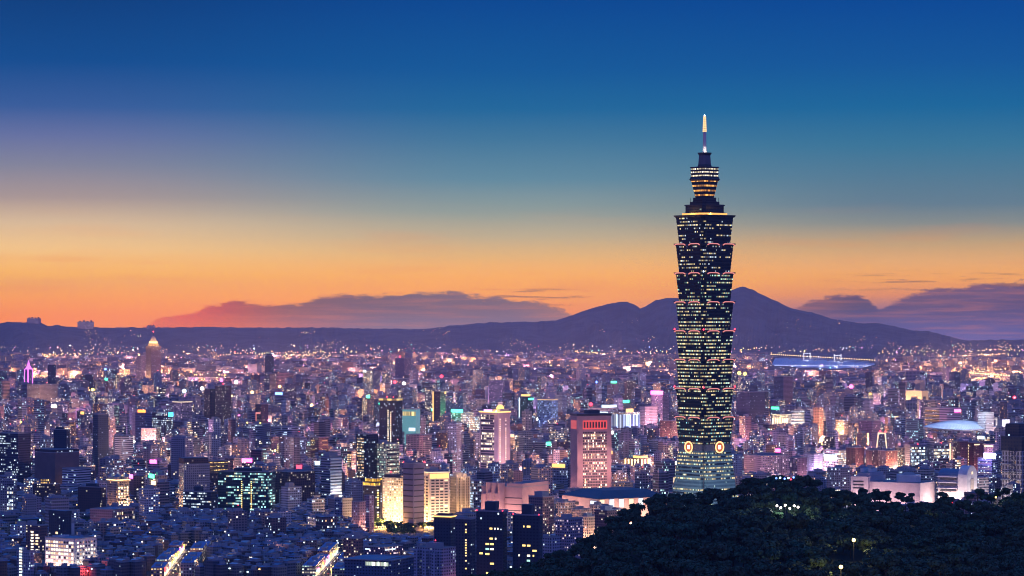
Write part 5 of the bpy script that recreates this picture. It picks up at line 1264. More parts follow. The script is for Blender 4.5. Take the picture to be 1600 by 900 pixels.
F_low = [facade('low_a', (1, 1, 1), 3.0, 3.2, .55, .45, .055, .1, 2.2, WARM, COOL, .35), facade('low_b', (1, 1, 1), 3.6, 3.2, .7, .5, .05, .1, 2.2, WARM, COOL, .5, (.05, .06, .08)), facade('low_c', (1, 1, 1), 2.6, 3.2, .45, .5, .04, .0, 2.2, WHITEW, COOL, .4)]
F_apt = [facade('apt_a', (1, 1, 1), 3.2, 3.2, .5, .5, .16, .05, 3.2, WARM, COOL, .2), facade('apt_b', (1, 1, 1), 3.8, 3.2, .55, .5, .13, .05, 3.2, WARM, WHITEW, .3), facade('apt_c', (1, 1, 1), 2.8, 3.1, .45, .5, .2, .1, 3.0, WHITEW, AMBER, .25), facade('apt_d', (1, 1, 1), 3.3, 3.2, .55, .45, .3, .1, 3.0, WARM, COOL, .15)]
F_off = [facade('off_a', (1, 1, 1), 2.4, 3.8, .8, .5, .17, .5, 2.8, WHITEW, COOL, .35), facade('off_b', (1, 1, 1), 2.6, 3.8, .6, .55, .22, .35, 3.0, WARM, COOL, .3), facade('off_c', (.6, .65, .75), 2.2, 3.9, .85, .62, .2, .5, 2.0, WHITEW, (.6, 1, .95, 1), .4, (.03, .045, .06)), facade('off_d', (1, 1, 1), 3.2, 3.7, .75, .55, .45, .4, 2.3, WARM, WHITEW, .4)]
F_far = [facade('far_a', (1, 1, 1), 5.5, 5.5, .6, .5, .15, .1, 4.0, WARM, AMBER, .35), facade('far_b', (1, 1, 1), 5, 5, .6, .5, .10, .2, 4.0, WARM, COOL, .4)]
SIGNS = ['g_red', 'g_pink', 'g_green', 'g_blue', 'g_cool', 'g_warm', 'g_white', 'g_gold', 'g_softcool', 'g_soft']
picked = []
for X, Y, cell, kind in cand:
    px = screen(X, Y)
    if kind == 'low':
        w, d = R.uniform(.55, .92) * cell, R.uniform(.55, .92) * cell
        hh = R.choice([7, 10, 10, 13, 13, 13, 16, 16, 19]) + R.uniform(-1, 1)
    elif kind == 'mid':
        big = R.random()
        w, d = R.uniform(.38, .66) * min(cell, 44), R.uniform(.38, .66) * min(cell, 44)
        hh = R.choice([14, 18, 22, 26, 32, 38, 44, 52]) + R.uniform(-3, 3)
        if hh > 34: w *= .8; d *= .8
        if big > .9: hh += R.uniform(15, 50)
        if Y > 6400: w *= 1.15; d *= 1.15
    else:
        w, d = R.uniform(.4, .85) * cell * .8, R.uniform(.35, .7) * cell * .8
        hh = R.choice([14, 18, 22, 26, 32, 40]) * (1.6 if R.random() > .95 else 1)
    rad = .5 * math.hypot(w, d)
    if hits(X, Y, rad * .85) or near_street(X, Y, (24 if px < 545 else 9) + rad * .8): continue
    z = gz(X, Y)
    hw = rad / Y * F
    lim = limit(px, hw, Y)
    hz_ = row2z(lim, Y) - z if lim else 999
    if kind == 'far' and hz_ > 900:
        hz_ = row2z(541 + 5 * vn(px / 40), Y) - z + 12 * (R.random() > .93)
    if any(x0 - 4 < px < x1 + 4 and ydist(y1) - 150 < Y < ydist(y0) + 300 for x0, x1, y0, y1 in WATER): continue
    if hh > hz_: hh = hz_
    if hh < 6: continue
    rt = z2row(z + hh, Y)
    if hill_hides(px, hw, rt): continue
    if px + hw < 0 or px - hw > 1600 or rt > 899: continue
    picked.append([X, Y, w, d, hh, kind, px, rt, hw])
# what stands in front hides what lies behind: keep only roofs that show
picked.sort(key=lambda p: p[1])
sky = [900.0] * 1700
vis = []
for p in picked:
    a, c = max(0, int(p[6] - p[8])), min(1600, int(p[6] + p[8]) + 1)
    show = sum(max(0.0, sky[i] - p[7]) for i in range(a, c))
    p.append(show)
    if show > 0.8: vis.append(p)
    for i in range(a, c): sky[i] = min(sky[i], p[7])
picked = vis
def office(p): return (int(p[0] * 13 + p[1] * 7) % 10) < 4
byk = {'low': [], 'apt': [], 'off': [], 'far': []}
for p in picked:
    k = p[5] if p[5] != 'mid' else ('off' if office(p) else 'apt')
    byk[k].append(p)
for k in ('low', 'apt', 'off'): byk[k].sort(key=lambda p: -p[9])
LIM = {'low': 290, 'apt': 235, 'off': 230}
def body(b, p, k, X=0.0, Y=0.0, Z=0.0, yaw=0.0, seed=0.0):
    ci = R.randrange(len(PAL)); c = PAL[ci]
    if k == 'low': c = tuple(v * .62 for v in c)
    mats = {'low': F_low, 'apt': F_apt, 'off': F_off, 'far': F_far}[k]
    m = R.choice(mats); rc = R.choice([(.6, .8, 1), (.3, .5, .85), (.25, .55, 1.1), (.9, 1.1, 1.3), (.3, .36, .45), (.5, .35, .4), (.2, .3, .5)]) if k == 'low' else R.choice([(.4, .5, .7), (.8, .8, .85), (.3, .35, .5), (.55, .4, .45)])
    b.rbox(X, Y, p[2], p[3], yaw, Z, Z + p[4], m, M['roof_tint'], tint=c, rtint=rc, seed=seed)
    return ci
FILL = []
for k, nm, cat in (('low', 'walk_up_house', 'house'), ('apt', 'apartment_block', 'apartment block'), ('off', 'office_block', 'office')):
    for p in byk[k][:LIM[k]]:
        X, Y, w, d, hh = p[:5]
        yaw = yaw_at(X, Y); z = gz(X, Y)
        b = MB(); ci = body(b, p, k)
        o = b.build(nm, None, (X, Y, z - .3), yaw)
        feats = []
        q_ = p[8] > 3
        if k == 'low':
            t = R.random()
            if t < .5:
                bb = MB(); a = R.uniform(.5, .8); r_ = R.choice(['roof_blue', 'roof_blue', 'steel', 'roof_tint'])
                x0, x1, y0, y1 = -w / 2 * a, w / 2 * a, -d / 2 * a, d / 2 * a; zz = hh + .02
                bb.prism([(x0, y0), (x1, y0), (x1, y1), (x0, y1)], zz, zz + 2.0, M['concrete'], M[r_], bottom=True)
                bb.prism([(x0 - .6, y0 - .6), (x1 + .6, y0 - .6), (x1 + .6, y1 + .6), (x0 - .6, y1 + .6)], zz + 2.02, zz + 3.1, M[r_], M[r_], top=[(x0 - .6, -.3), (x1 + .6, -.3), (x1 + .6, .3), (x0 - .6, .3)], bottom=True)
                bb.build('roof_shed', o); feats.append({'roof_blue': 'blue roof shed', 'steel': 'steel roof shed', 'roof_tint': 'grey roof shed'}[r_])
            else:
                bb = MB(); bb.box(-w * .1, w * .28, -d * .2, d * .2, hh + .02, hh + 3.0, M['concrete'], M['roof'], bottom=True); bb.build('stair_house', o); feats.append('roof stair house')
            bb = MB()
            for i in range(R.randint(1, 2)): bb.cyl(-w * .38 + i * 2.6, d * .38, 1.0, hh + .02, hh + 2.6, M['steel'], n=8, bottom=True)
            bb.build('water_tank', o)
            if R.random() < .3:
                bb = MB(); m_ = R.choice(['g_white', 'g_warm', 'g_cool', 'g_white']); bb.rbox(-w * .2, -d / 2 - .5, R.uniform(1, 2.2), .5, 0, hh - 3.2, hh - 2.2, M[m_], bottom=True); bb.build('wall_lamp', o)
        else:
            bb = MB(); a, c2 = R.uniform(.25, .5), R.uniform(.3, .6); ph = R.uniform(2.5, 5)
            ox = R.uniform(-.2, .2) * w
            bb.box(ox - w * a / 2, ox + w * a / 2, -d * c2 / 2, d * c2 / 2, hh + .02, hh + ph, M['concrete'], M['roof'], bottom=True); bb.build('penthouse', o)
            if R.random() < .5:
                bb = MB(); bb.cyl(w * .36, d * .3, 1.3, hh + .02, hh + 3, M['steel'], n=8, bottom=True); bb.build('water_tank', o); feats.append('roof water tank')
            lim = limit(p[6], p[8], Y)
            if R.random() < .13 and (not lim or row2z(lim, Y) > z + hh + 6):
                bb = MB(); m_ = R.choice(SIGNS); u = R.uniform(.4, 1) * w; bb.rbox(0, -d / 2 - .6, u, .8, 0, hh - 4, hh + 1.5, M[m_], bottom=True); bb.build('sign', o)
                feats.insert(0, {'g_red': 'red sign', 'g_pink': 'pink sign', 'g_green': 'green sign', 'g_blue': 'blue sign', 'g_cool': 'pale blue sign', 'g_warm': 'amber sign', 'g_white': 'white sign', 'g_gold': 'gold sign', 'g_softcool': 'dim white sign', 'g_soft': 'dim amber sign'}[m_])
            elif R.random() < .12:
                bb = MB(); bb.tube([(ox, 0, hh + ph), (ox, 0, hh + ph + 4)], .2, M['dark'], 4); bb.octa((ox, 0, hh + ph + 4), max(.8, Y * .00018), M['g_red']); bb.build('beacon', o); feats.insert(0, 'red beacon')
        ht = 'low' if hh < 12 else ('mid-height' if hh < 26 else ('tall' if hh < 45 else 'very tall'))
        FILL.append((o, k, cat, PALN[ci], feats, ht, p))
ORD = 'first second third fourth fifth sixth seventh eighth ninth tenth eleventh twelfth thirteenth fourteenth fifteenth sixteenth seventeenth eighteenth nineteenth twentieth'.split()
used = set(); ranks = {}
NOUN = {'low': 'walk-up house', 'apt': 'apartment block', 'off': 'office'}
LM = [(0.5 * (h.x0 + h.x1), .5 * (h.yt + h.yv), h.short, h) for h in HEROES] + [(1101, 720, 'pagoda skyscraper', None)]
rows_ = []
for o, k, cat, cn, feats, ht, p in FILL:
    j = min(range(len(LM)), key=lambda i: (LM[i][0] - p[6]) ** 2 + (1.3 * (LM[i][1] - p[7])) ** 2)
    dx_, dy_ = p[6] - LM[j][0], p[7] - LM[j][1]
    side = ('left of' if dx_ < 0 else 'right of') if abs(dx_) > 1.2 * abs(dy_) else ('below' if dy_ > 0 else 'beyond')
    rows_.append((math.hypot(dx_, dy_), o, k, cat, cn, feats, ht, side, LM[j][2], p))
rows_.sort(key=lambda r: r[0])
for dist, o, k, cat, cn, feats, ht, side, sh, p in rows_:
    ft = (' with ' + feats[0]) if feats else ''
    base = f'{ht} {cn} {NOUN[k]}'
    key = (base, side, sh)
    n = ranks.get(key, 0); ranks[key] = n + 1
    lab = f'{base}{ft}, {ORD[min(n, 19)]} {side} the {sh}' if n else f'{base}{ft}, nearest {side} the {sh}'
    while len(lab.split()) > 16 and ft: ft = ''; lab = f'{base}, {ORD[min(n, 19)] if n else "nearest"} {side} the {sh}'
    if len(lab.split()) > 16: lab = lab.replace(' such', '').replace(f'{ht} ', ht.split()[-1] + ' ', 1)
    if len(lab.split()) > 16: lab = lab.replace(', ', ' ').replace(' the ', ' ', 1)
    tag(o, lab, cat, {'low': 'walk-up houses packed in the near blocks', 'apt': 'apartment blocks of the middle city', 'off': 'office blocks of the middle city'}[k])
# everything smaller than that reads as one mass
b = MB(); bf = MB()
for k in ('low', 'apt', 'off', 'far'):
    for p in (byk[k][LIM[k]:] if k in LIM else byk[k]):
        X, Y = p[0], p[1]; yaw = yaw_at(X, Y); z = gz(X, Y) - .3
        bt = b if k != 'far' else bf
        body(bt, p, k, X, Y, z, yaw, R.random() * 50)
        if k != 'far':
            bt.rbox(X, Y, p[2] * .4, p[3] * .45, yaw, z + p[4] + .02, z + p[4] + R.uniform(2, 4), M['concrete'], M['roof_tint'], rtint=R.choice([(.3, .5, .95), (.8, .8, .85), (.5, .55, .6)]))
tag(b.build('crowded_rooftops'), 'countless small buildings filling the city between the larger ones', 'city blocks', kind='stuff')
tag(bf.build('distant_city'), 'far city blocks fading into haze below the hills', 'city blocks', kind='stuff')
print('fill', {k: len(v) for k, v in byk.items()})
# ---------------------------------------------------------------- streets, lamps, bridges, trees
asph = plain('asphalt', (.055, .055, .06), .85)
paint = plain('road_paint', (.7, .7, .68), .7)
for (xa, ya), (xb, yb) in STREETS:
    b = MB(); dx_, dy_ = xb - xa, yb - ya; L = math.hypot(dx_, dy_); nx, ny = -dy_ / L, dx_ / L; hw = 5.0
    q = lambda t, o_, z: (xa + dx_ * t + nx * o_, ya + dy_ * t + ny * o_, gz(xa + dx_ * t, ya + dy_ * t) + z)
    N = 12
    for i in range(N):
        t0, t1 = i / N, (i + 1) / N
        b.face([q(t0, hw, .08), q(t0, -hw, .08), q(t1, -hw, .08), q(t1, hw, .08)], asph)
        for sg in (-1, 1): b.face([q(t0, sg * hw + 2.5, .22), q(t0, sg * hw, .22), q(t1, sg * hw, .22), q(t1, sg * hw + 2.5, .22)], M['concrete']) if sg > 0 else b.face([q(t0, -hw, .22), q(t0, -hw - 2.5, .22), q(t1, -hw - 2.5, .22), q(t1, -hw, .22)], M['concrete'])
    for i in range(int(L / 8)):
        t0, t1 = (i * 8) / L, (i * 8 + 3) / L
        b.face([q(t0, .12, .13), q(t0, -.12, .13), q(t1, -.12, .13), q(t1, .12, .13)], paint)
    tag(b.build('road'), kind='structure')
def lamp_meshes():
    b = MB(); b.tube([(0, 0, 0), (0, 0, 7.6), (0, -.5, 8.3), (0, -1.6, 8.6)], .09, M['dark'], 5); post = b.mesh('post')
    b = MB(); b.ball((0, -1.9, 8.5), .42, M['g_lamp'], 8, 5, .25); head = b.mesh('lamp_head')
    return post, head
POST, HEAD = lamp_meshes()
def street_lamp(X, Y, Z, yaw, label, group, c=SODIUM, power=0, name='street_lamp', scale=1.0):
    o = bpy.data.objects.new(name, POST); col.objects.link(o); o.location = (X, Y, Z); o.rotation_euler = (0, 0, yaw); o.scale = (scale,) * 3
    hd = bpy.data.objects.new('lamp_head', HEAD); col.objects.link(hd); hd.parent = o
    tag(o, label, 'street lamp', group)
    if power: lamp((X + 1.9 * math.sin(yaw), Y - 1.9 * math.cos(yaw), Z + 8.0 * scale), c, power, .5)
    return o
for si, ((xa, ya), (xb, yb)) in enumerate(STREETS):
    L = math.hypot(xb - xa, yb - ya); n = int(L / (42 if si < 2 else 22))
    place = ['along the market street', 'along the street beside the modern hall', 'along the floodlit boulevard below the cream offices'][si]
    for i in range(n + 1):
        t = i / n
        for sg in (-1, 1):
            nx, ny = -(yb - ya) / L * sg * 6.2, (xb - xa) / L * sg * 6.2
            X, Y = xa + (xb - xa) * t + nx, ya + (yb - ya) * t + ny
            street_lamp(X, Y, gz(X, Y), math.atan2(ny, nx) - math.pi / 2 + math.pi * 0, 'curved-arm street lamp glowing amber ' + place, 'street lamps ' + place, [(1, .62, .35), (1, .7, .3), SODIUM][si], [4e2, 4e2, 3.5e4][si])
# shops along the two lit streets
for si, ((xa, ya), (xb, yb)) in enumerate(STREETS[:2]):
    L = math.hypot(xb - xa, yb - ya); ang = math.atan2(yb - ya, xb - xa)
    for sg in (-1, 1):
        n = 5 if sg > 0 else 4
        for i in range(n):
            t = (.12 + .86 * (i + .5) / n); o_ = sg * 15.5
            X, Y = xa + (xb - xa) * t - (yb - ya) / L * o_, ya + (yb - ya) * t + (xb - xa) / L * o_
            hh = R.uniform(9, 17) if sg < 0 else R.uniform(8, 13)
            b = MB(); w_ = L * .8 / n; tn = R.choice([(1, .9, .8), (.9, .7, .6), (.8, .8, .9)])
            b.box(-w_ / 2, w_ / 2, -7, 7, 0, hh, R.choice([F_['white'], F_['beigelit'], F_['pinklit']]), M['roof_tint'], tint=tn, rtint=(.4, .55, .9))
            o = b.build('shop_house', None, (X, Y, gz(X, Y) - .2), ang)
            st_ = ['market street', 'street beside modern hall'][si]
            tag(o, f'{ORD[i]} shop house from the near end, {"sunset" if sg > 0 else "hill"} side of the lit {st_}', 'shop house', 'shop houses of the lit ' + st_)
            f_ = -7.4 if sg > 0 else 7.4
            bb = MB(); bb.rbox(0, f_, w_ * .9, .6, 0, .4, 3.2, M[R.choice(['g_soft', 'g_warm', 'g_softcool', 'g_soft'])], bottom=True); bb.build('shopfront', o)
            for q_ in range(3):
                bb = MB(); bb.rbox((q_ - 1) * w_ * .3 + R.uniform(-1, 1), f_ * 1.06, R.uniform(.9, 2.6), 1.6, 0, R.uniform(3.6, 4.4), R.uniform(5.5, 9), M[R.choice(['g_yellow', 'g_red', 'g_softcool', 'g_gold', 'g_soft', 'g_pink', 'g_teal', 'g_amber'])], bottom=True); bb.build('shop_sign', o)
            bb = MB(); bb.box(-w_ * .3, w_ * .1, -3, 3, hh + .02, hh + 2.6, M['concrete'], M['roof_blue'], bottom=True); bb.build('stair_house', o)
            lamp((X + (yb - ya) / L * sg * 9.0, Y - (xb - xa) / L * sg * 9.0, gz(X, Y) + 4), R.choice([(1, .7, .45), (1, .8, .6), (1, .45, .4), (1, .75, .3)]), 1.6e3, .6)
# cars
def car_mesh(c):
    m = plain('car_paint_%d' % int(c[0] * 99), c, .3)
    b = MB(); b.prism([(-2.1, -.85), (2.1, -.85), (2.1, .85), (-2.1, .85)], .35, .85, m, m, top=[(-2.15, -.88), (2.1, -.85), (2.1, .85), (-2.15, .88)], bottom=True)
    b.prism([(-1.7, -.8), (1.0, -.8), (1.0, .8), (-1.7, .8)], .86, 1.45, M['pane_dark'], m, top=[(-1.2, -.68), (.5, -.68), (.5, .68), (-1.2, .68)])
    bo = b.mesh('parked_car')
    b = MB()
    for x in (-1.3, 1.3):
        for y in (-.8, .8): b.tube([(x, y - .1, .33), (x, y + .1, .33)], .33, M['dark'], 10)
    wh = b.mesh('wheel')
    b = MB(); b.box(2.1, 2.16, -.75, -.45, .55, .75, M['g_white'], bottom=True); b.box(2.1, 2.16, .45, .75, .55, .75, M['g_white'], bottom=True); hl = b.mesh('headlight')
    b = MB(); b.box(-2.22, -2.16, -.75, -.45, .6, .75, M['g_red'], bottom=True); b.box(-2.22, -2.16, .45, .75, .6, .75, M['g_red'], bottom=True); tl = b.mesh('tail_light')
    return bo, (wh, 'wheel'), (hl, 'headlight'), (tl, 'tail_light')
for si, ((xa, ya), (xb, yb)) in enumerate(STREETS[:2]):
    cm_ = [car_mesh((.5, .08, .07)), car_mesh((.6, .6, .6)), car_mesh((.12, .13, .16))]
    L = math.hypot(xb - xa, yb - ya)
    for i in range(9):
        t = (i + .5 + R.uniform(-.2, .2)) / 9 * .8; sg = 1 if i % 2 else -1
        nx, ny = -(yb - ya) / L * sg * 2.6, (xb - xa) / L * sg * 2.6
        X, Y = xa + (xb - xa) * t + nx, ya + (yb - ya) * t + ny
        k = R.randrange(3); ms = cm_[k]
        o = bpy.data.objects.new('car', ms[0]); col.objects.link(o); o.location = (X, Y, gz(X, Y) + .1)
        o.rotation_euler = (0, 0, math.atan2(yb - ya, xb - xa) + (math.pi if sg > 0 else 0))
        tag(o, ['red', 'silver', 'black'][k] + ' car driving on the lit ' + ['market street', 'street beside the modern hall'][si], 'car', ['red', 'silver', 'black'][k] + ' cars on the ' + ['market street', 'street beside the modern hall'][si])
        for me, nm in ms[1:]:
            c_ = bpy.data.objects.new(nm, me); col.objects.link(c_); c_.parent = o
# warm glow of the streets between the blocks (added point lights, many at random)
GLOW = []
def glows(lst, c, power, z=9):
    for px, r in lst:
        Y = ydist(r); X = px2x(px, Y); lamp((X, Y, gz(X, Y) + z), c, power * (Y / 3500.0) ** 1.2, .8)
glows([(252, 806), (232, 800), (205, 760), (290, 712), (265, 712), (225, 722), (330, 712), (480, 795), (545, 760), (540, 795), (600, 825), (640, 828), (665, 830), (690, 828), (620, 830), (575, 828)], SODIUM, 3.5e4)
glows([(60, 655), (120, 660), (300, 640), (420, 665), (470, 640), (500, 660), (560, 650), (590, 640), (640, 652), (720, 660), (780, 660), (860, 665), (1020, 680), (1050, 690), (1180, 680), (1200, 700), (1260, 705), (1300, 700), (1350, 690), (1400, 640), (1480, 690), (1290, 650), (1230, 690), (1340, 640)], (1, .42, .28), 9e4)
glows([(40, 610), (110, 612), (170, 605), (260, 608), (330, 606), (400, 612), (450, 605), (520, 612), (680, 615), (760, 612), (860, 612), (980, 612), (1180, 612), (1300, 612), (1380, 615), (1470, 612), (1560, 610)], (1, .40, .34), 1.6e5)
rg = random.Random(21)
for k in range(16): glows([(588 + k * 7.5 + rg.uniform(-3, 3), rg.uniform(822, 829))], (1, .5, .12), 1.3e4, 5)
for i in range(240):  # scattered lights added to wash the walls with colour
    r_ = 556 + 215 * rg.random() ** 1.05; p_ = rg.uniform(0, 1600)
    if any(x0 - 30 < p_ < x1 + 30 and r_ < 600 for x0, x1, y0, y1 in WATER): continue
    glows([(p_, r_)], rg.choice([(1, .42, .2), (1, .38, .5), (1, .5, .35), (.75, .45, 1), (.9, .38, .8), (1, .55, .45)]), 2.2e5 * rg.uniform(.3, 1.6), rg.choice([6, 9, 14]))
for i in range(170):  # more lights added on the far plain for a blurred orange glow
    r_ = 549 + 50 * rg.random() ** 1.3; p_ = rg.uniform(-10, 1610)
    if any(x0 - 40 < p_ < x1 + 40 and r_ < 590 for x0, x1, y0, y1 in WATER) or vn(p_ / 55.0, r_ / 7.0, 4) < rg.uniform(-.8, .6): continue
    glows([(p_, r_)], rg.choice([(1, .42, .20), (1, .45, .35), (.95, .40, .6)]), 2.3e5 * rg.uniform(.4, 1.6), 22)
for s_ in STRING_LIST:
    n_ = max(2, int(abs(s_[2] - s_[0]) / 22))
    for i in range(n_):
        t_ = (i + .5) / n_; r_ = s_[1] + (s_[3] - s_[1]) * t_
        if r_ > 549: glows([(s_[0] + (s_[2] - s_[0]) * t_, r_)], (1, .42, .18), 2.4e5, 20)
for i in range(70):
    r_ = rg.uniform(765, 896); p_ = rg.uniform(0, 700 if r_ > 800 else 1000)
    glows([(p_, r_)], rg.choice([(1, .6, .3), (1, .75, .5), (.9, .9, 1), (1, .5, .3), (1, .45, .4)]), 5e3 * rg.uniform(.3, 1.8), rg.choice([4, 6, 11]))
glows([(285, 885), (275, 880), (520, 885), (950, 870), (905, 860), (150, 880), (90, 895), (1010, 800), (960, 815), (30, 870)], (1, .6, .3), 7e3)
# points of light over the far city
LC = [(1, .46, .16)] * 9 + [(1, .62, .34)] * 5 + [(1, .45, .38)] * 4 + [(1, .88, .75)] * 4 + [(.75, .88, 1)] * 3 + [(1, .3, .5), (1, .1, .1), (.4, .6, 1), (.3, 1, .7), (1, .4, .9)]
b = MB()
def dot(px, r, c, k=1.0, up=6.0):
    p = hit(px, r)
    if not p: return
    X, Y, Z = p
    if any(x0 - 2 < px < x1 + 2 and y0 - 2 < r < y1 + 1 for x0, x1, y0, y1 in WATER): return
    rad = Y * .000115 * k
    b.octa((X, Y - 3, Z + up), rad, M['dots'], rad, c)
for i in range(7500):
    r = 547 + 115 * R.random() ** 1.3
    px = R.uniform(-5, 1605)
    if vn(px / 55.0, r / 7.0, 4) + .5 * vn(px / 18.0, r / 3.0, 6) < R.uniform(-.7, .75): continue
    c = R.choice(LC); k = R.choice([.9, 1.0, 1.1, 1.3, 1.5, 2.1])
    a = .15 + 2.2 * R.random() ** 3
    dot(px, r, tuple(v * a for v in c), k, R.uniform(8, 42))
def string(x0, y0, x1, y1, n, c=(1, .55, .2), k=1.9, jit=1.6, amp=1.25):
    n = max(4, int(n * (.55 if y0 < 572 else 1.0))); k = k * (1.0 if y0 < 572 else 1.25)
    for i in range(n):
        t = (i + R.uniform(-.5, .5)) / n
        dot(x0 + (x1 - x0) * t, y0 + (y1 - y0) * t + R.uniform(-jit, jit), tuple(v * amp * R.uniform(.4, 1.2) for v in c), k * R.uniform(.7, 1.2), 10)
for s_ in STRING_LIST:
    string(*s_)
CL = [(140, 520, 14, 5), (146, 532, 14, 10), (165, 537, 12, 12), (190, 541, 14, 12), (213, 524, 10, 6), (318, 546, 10, 6), (370, 547, 8, 5), (480, 520, 16, 3), (515, 541, 12, 5), (520, 537, 10, 6), (675, 516, 12, 5), (655, 541, 10, 8), (690, 523, 14, 6), (740, 547, 16, 4), (795, 533, 10, 5),
      (805, 537, 10, 4), (820, 537, 14, 4), (838, 546, 8, 4), (890, 540, 10, 4), (975, 502, 12, 4), (990, 498, 8, 3), (945, 516, 6, 4), (1010, 530, 8, 6), (1240, 508, 10, 8), (1255, 515, 8, 6), (1310, 505, 6, 3), (1350, 530, 16, 5), (1390, 540, 20, 6), (1180, 530, 10, 10), (1440, 540, 14, 6), (1500, 540, 24, 6), (1570, 540, 24, 8), (45, 553, 20, 7), (20, 550, 8, 8)]
for x, y, n, sp_ in CL:
    for i in range(n): dot(x + R.gauss(0, sp_ * 1.7), y + R.gauss(0, sp_ * .5), tuple(v * R.uniform(.5, 1.2) for v in R.choice(LC[:15])), R.uniform(.7, 1.2), 3)
for i in range(55):
    px = R.uniform(0, 1500); dot(px, R.uniform(max(520, ridge_row(px) + 12), 548), tuple(v * R.uniform(.25, .7) for v in R.choice(LC[:17])), .75, 3)
for k in range(60):
    px_ = R.uniform(588, 706); Y_ = ydist(R.uniform(822, 831)); X_ = px2x(px_, Y_); b.octa((X_, Y_, gz(X_, Y_) + R.uniform(3, 9)), R.uniform(.5, 1.0), M['dots'], None, (2.2, 1.0, .25))
tag(b.build('far_city_lights'), 'scattered far street lamps and road lights twinkling across the plain', 'lights', kind='stuff')
# bright bare lamps and signs that stand out, each a floodlight mast
for px, r, m_, cn, k in FL:
    Y = ydist(r + 9); X = px2x(px, Y); Z = gz(X, Y); zt = row2z(r, Y) - Z
    b = MB(); b.tube([(0, 0, 0), (0, 0, zt)], .4, M['dark'], 5); o = b.build('floodlight_mast', None, (X, Y, Z))
    tag(o, f'{cn} floodlight on a slim mast, dazzling among the city blocks', 'floodlight')
    bb = MB(); bb.ball((0, -.8, zt), Y / F * k * 1.0, M[m_], 8, 6); bb.build('lamp_head', o)
    cc = {'g_cool': (.7, .85, 1), 'g_white': (1, .85, .85), 'g_pink': (1, .2, .5), 'g_yellow': (1, .85, .3), 'g_warm': (1, .5, .15), 'g_red': (1, .1, .1), 'g_green': (.5, 1, .2)}[m_]
    lamp((X, Y - 6, Z + zt), cc, 3.5e4 * (Y / 5000.0) ** 1.5, 1.5)
# bridge over the river
def bridge(label, x0, r0, x1, r1, pylons, n):
    A = ydist(r0 + 4); Bq = ydist(r1 + 4)
    p = (px2x(x0, A), A, gz(0, A) + 14.0); q = (px2x(x1, Bq), Bq, gz(0, Bq) + 14.0)
    o = bpy.data.objects.new('road_bridge', None); col.objects.link(o); o.location = p; tag(o, label, 'bridge')
    d = np.array(q) - np.array(p); L = np.linalg.norm(d[:2]); nx, ny = -d[1] / L * 13, d[0] / L * 13
    b = MB()
    b.prism([(-nx, -ny), (nx, ny), (d[0] + nx, d[1] + ny), (d[0] - nx, d[1] - ny)][::-1], -3, 0, M['concrete'], asph, bottom=True)
    b.build('deck', o)
    for i in range(8):
        t = (i + .5) / 8
        bb = MB(); bb.rbox(d[0] * t, d[1] * t, 10, 6, 0, -14, -3.02, M['concrete']); bb.build('pier', o)
    for i in range(n):
        t = (i + .5) / n
        bb = MB(); bb.tube([(d[0] * t - nx * .9, d[1] * t - ny * .9, 0), (d[0] * t - nx * .9, d[1] * t - ny * .9, 12)], .5, M['dark'], 4); bb.octa((d[0] * t - nx * .9, d[1] * t - ny * .9, 13), 3.6, M['g_warm']); bb.build('lamp', o)
    for t, hh in pylons:
        bb = MB()
        for sg in (-1, 1): bb.rbox(d[0] * t + sg * 20, d[1] * t, 6, 6, 0, -14, hh, M['white'])
        bb.rbox(d[0] * t, d[1] * t, 33.9, 5, 0, hh * .78, hh * .9, M['white'], bottom=True); bb.rbox(d[0] * t, d[1] * t, 33.9, 5, 0, -6, -3.1, M['white'], bottom=True); bb.build('pylon', o)
        X, Y, Z = p[0] + d[0] * t, p[1] + d[1] * t, p[2]
        lamp((X, Y - 60, Z + 15), (.85, .9, 1), 2.5e5, 4)
    return o
bridge('long lamp-lit road bridge with white portal pylons over the shining river', 1206, 556, 1372, 565, [(.36, 34), (.65, 34)], 46)
for px_ in (1212, 1235, 1258, 1282, 1306, 1330, 1352): lamp((px2x(px_, 14900), 14900, 40), (.80, .80, 1), 1.8e5, 3)  # unseen lights added above the river to brighten the water
bridge('thin far bridge with a string of amber lamps behind the pylon bridge', 1140, 551, 1300, 547, [], 34)
bridge('elevated motorway crossing the plain with rows of orange lamps', 1478, 585, 1640, 597, [], 40)

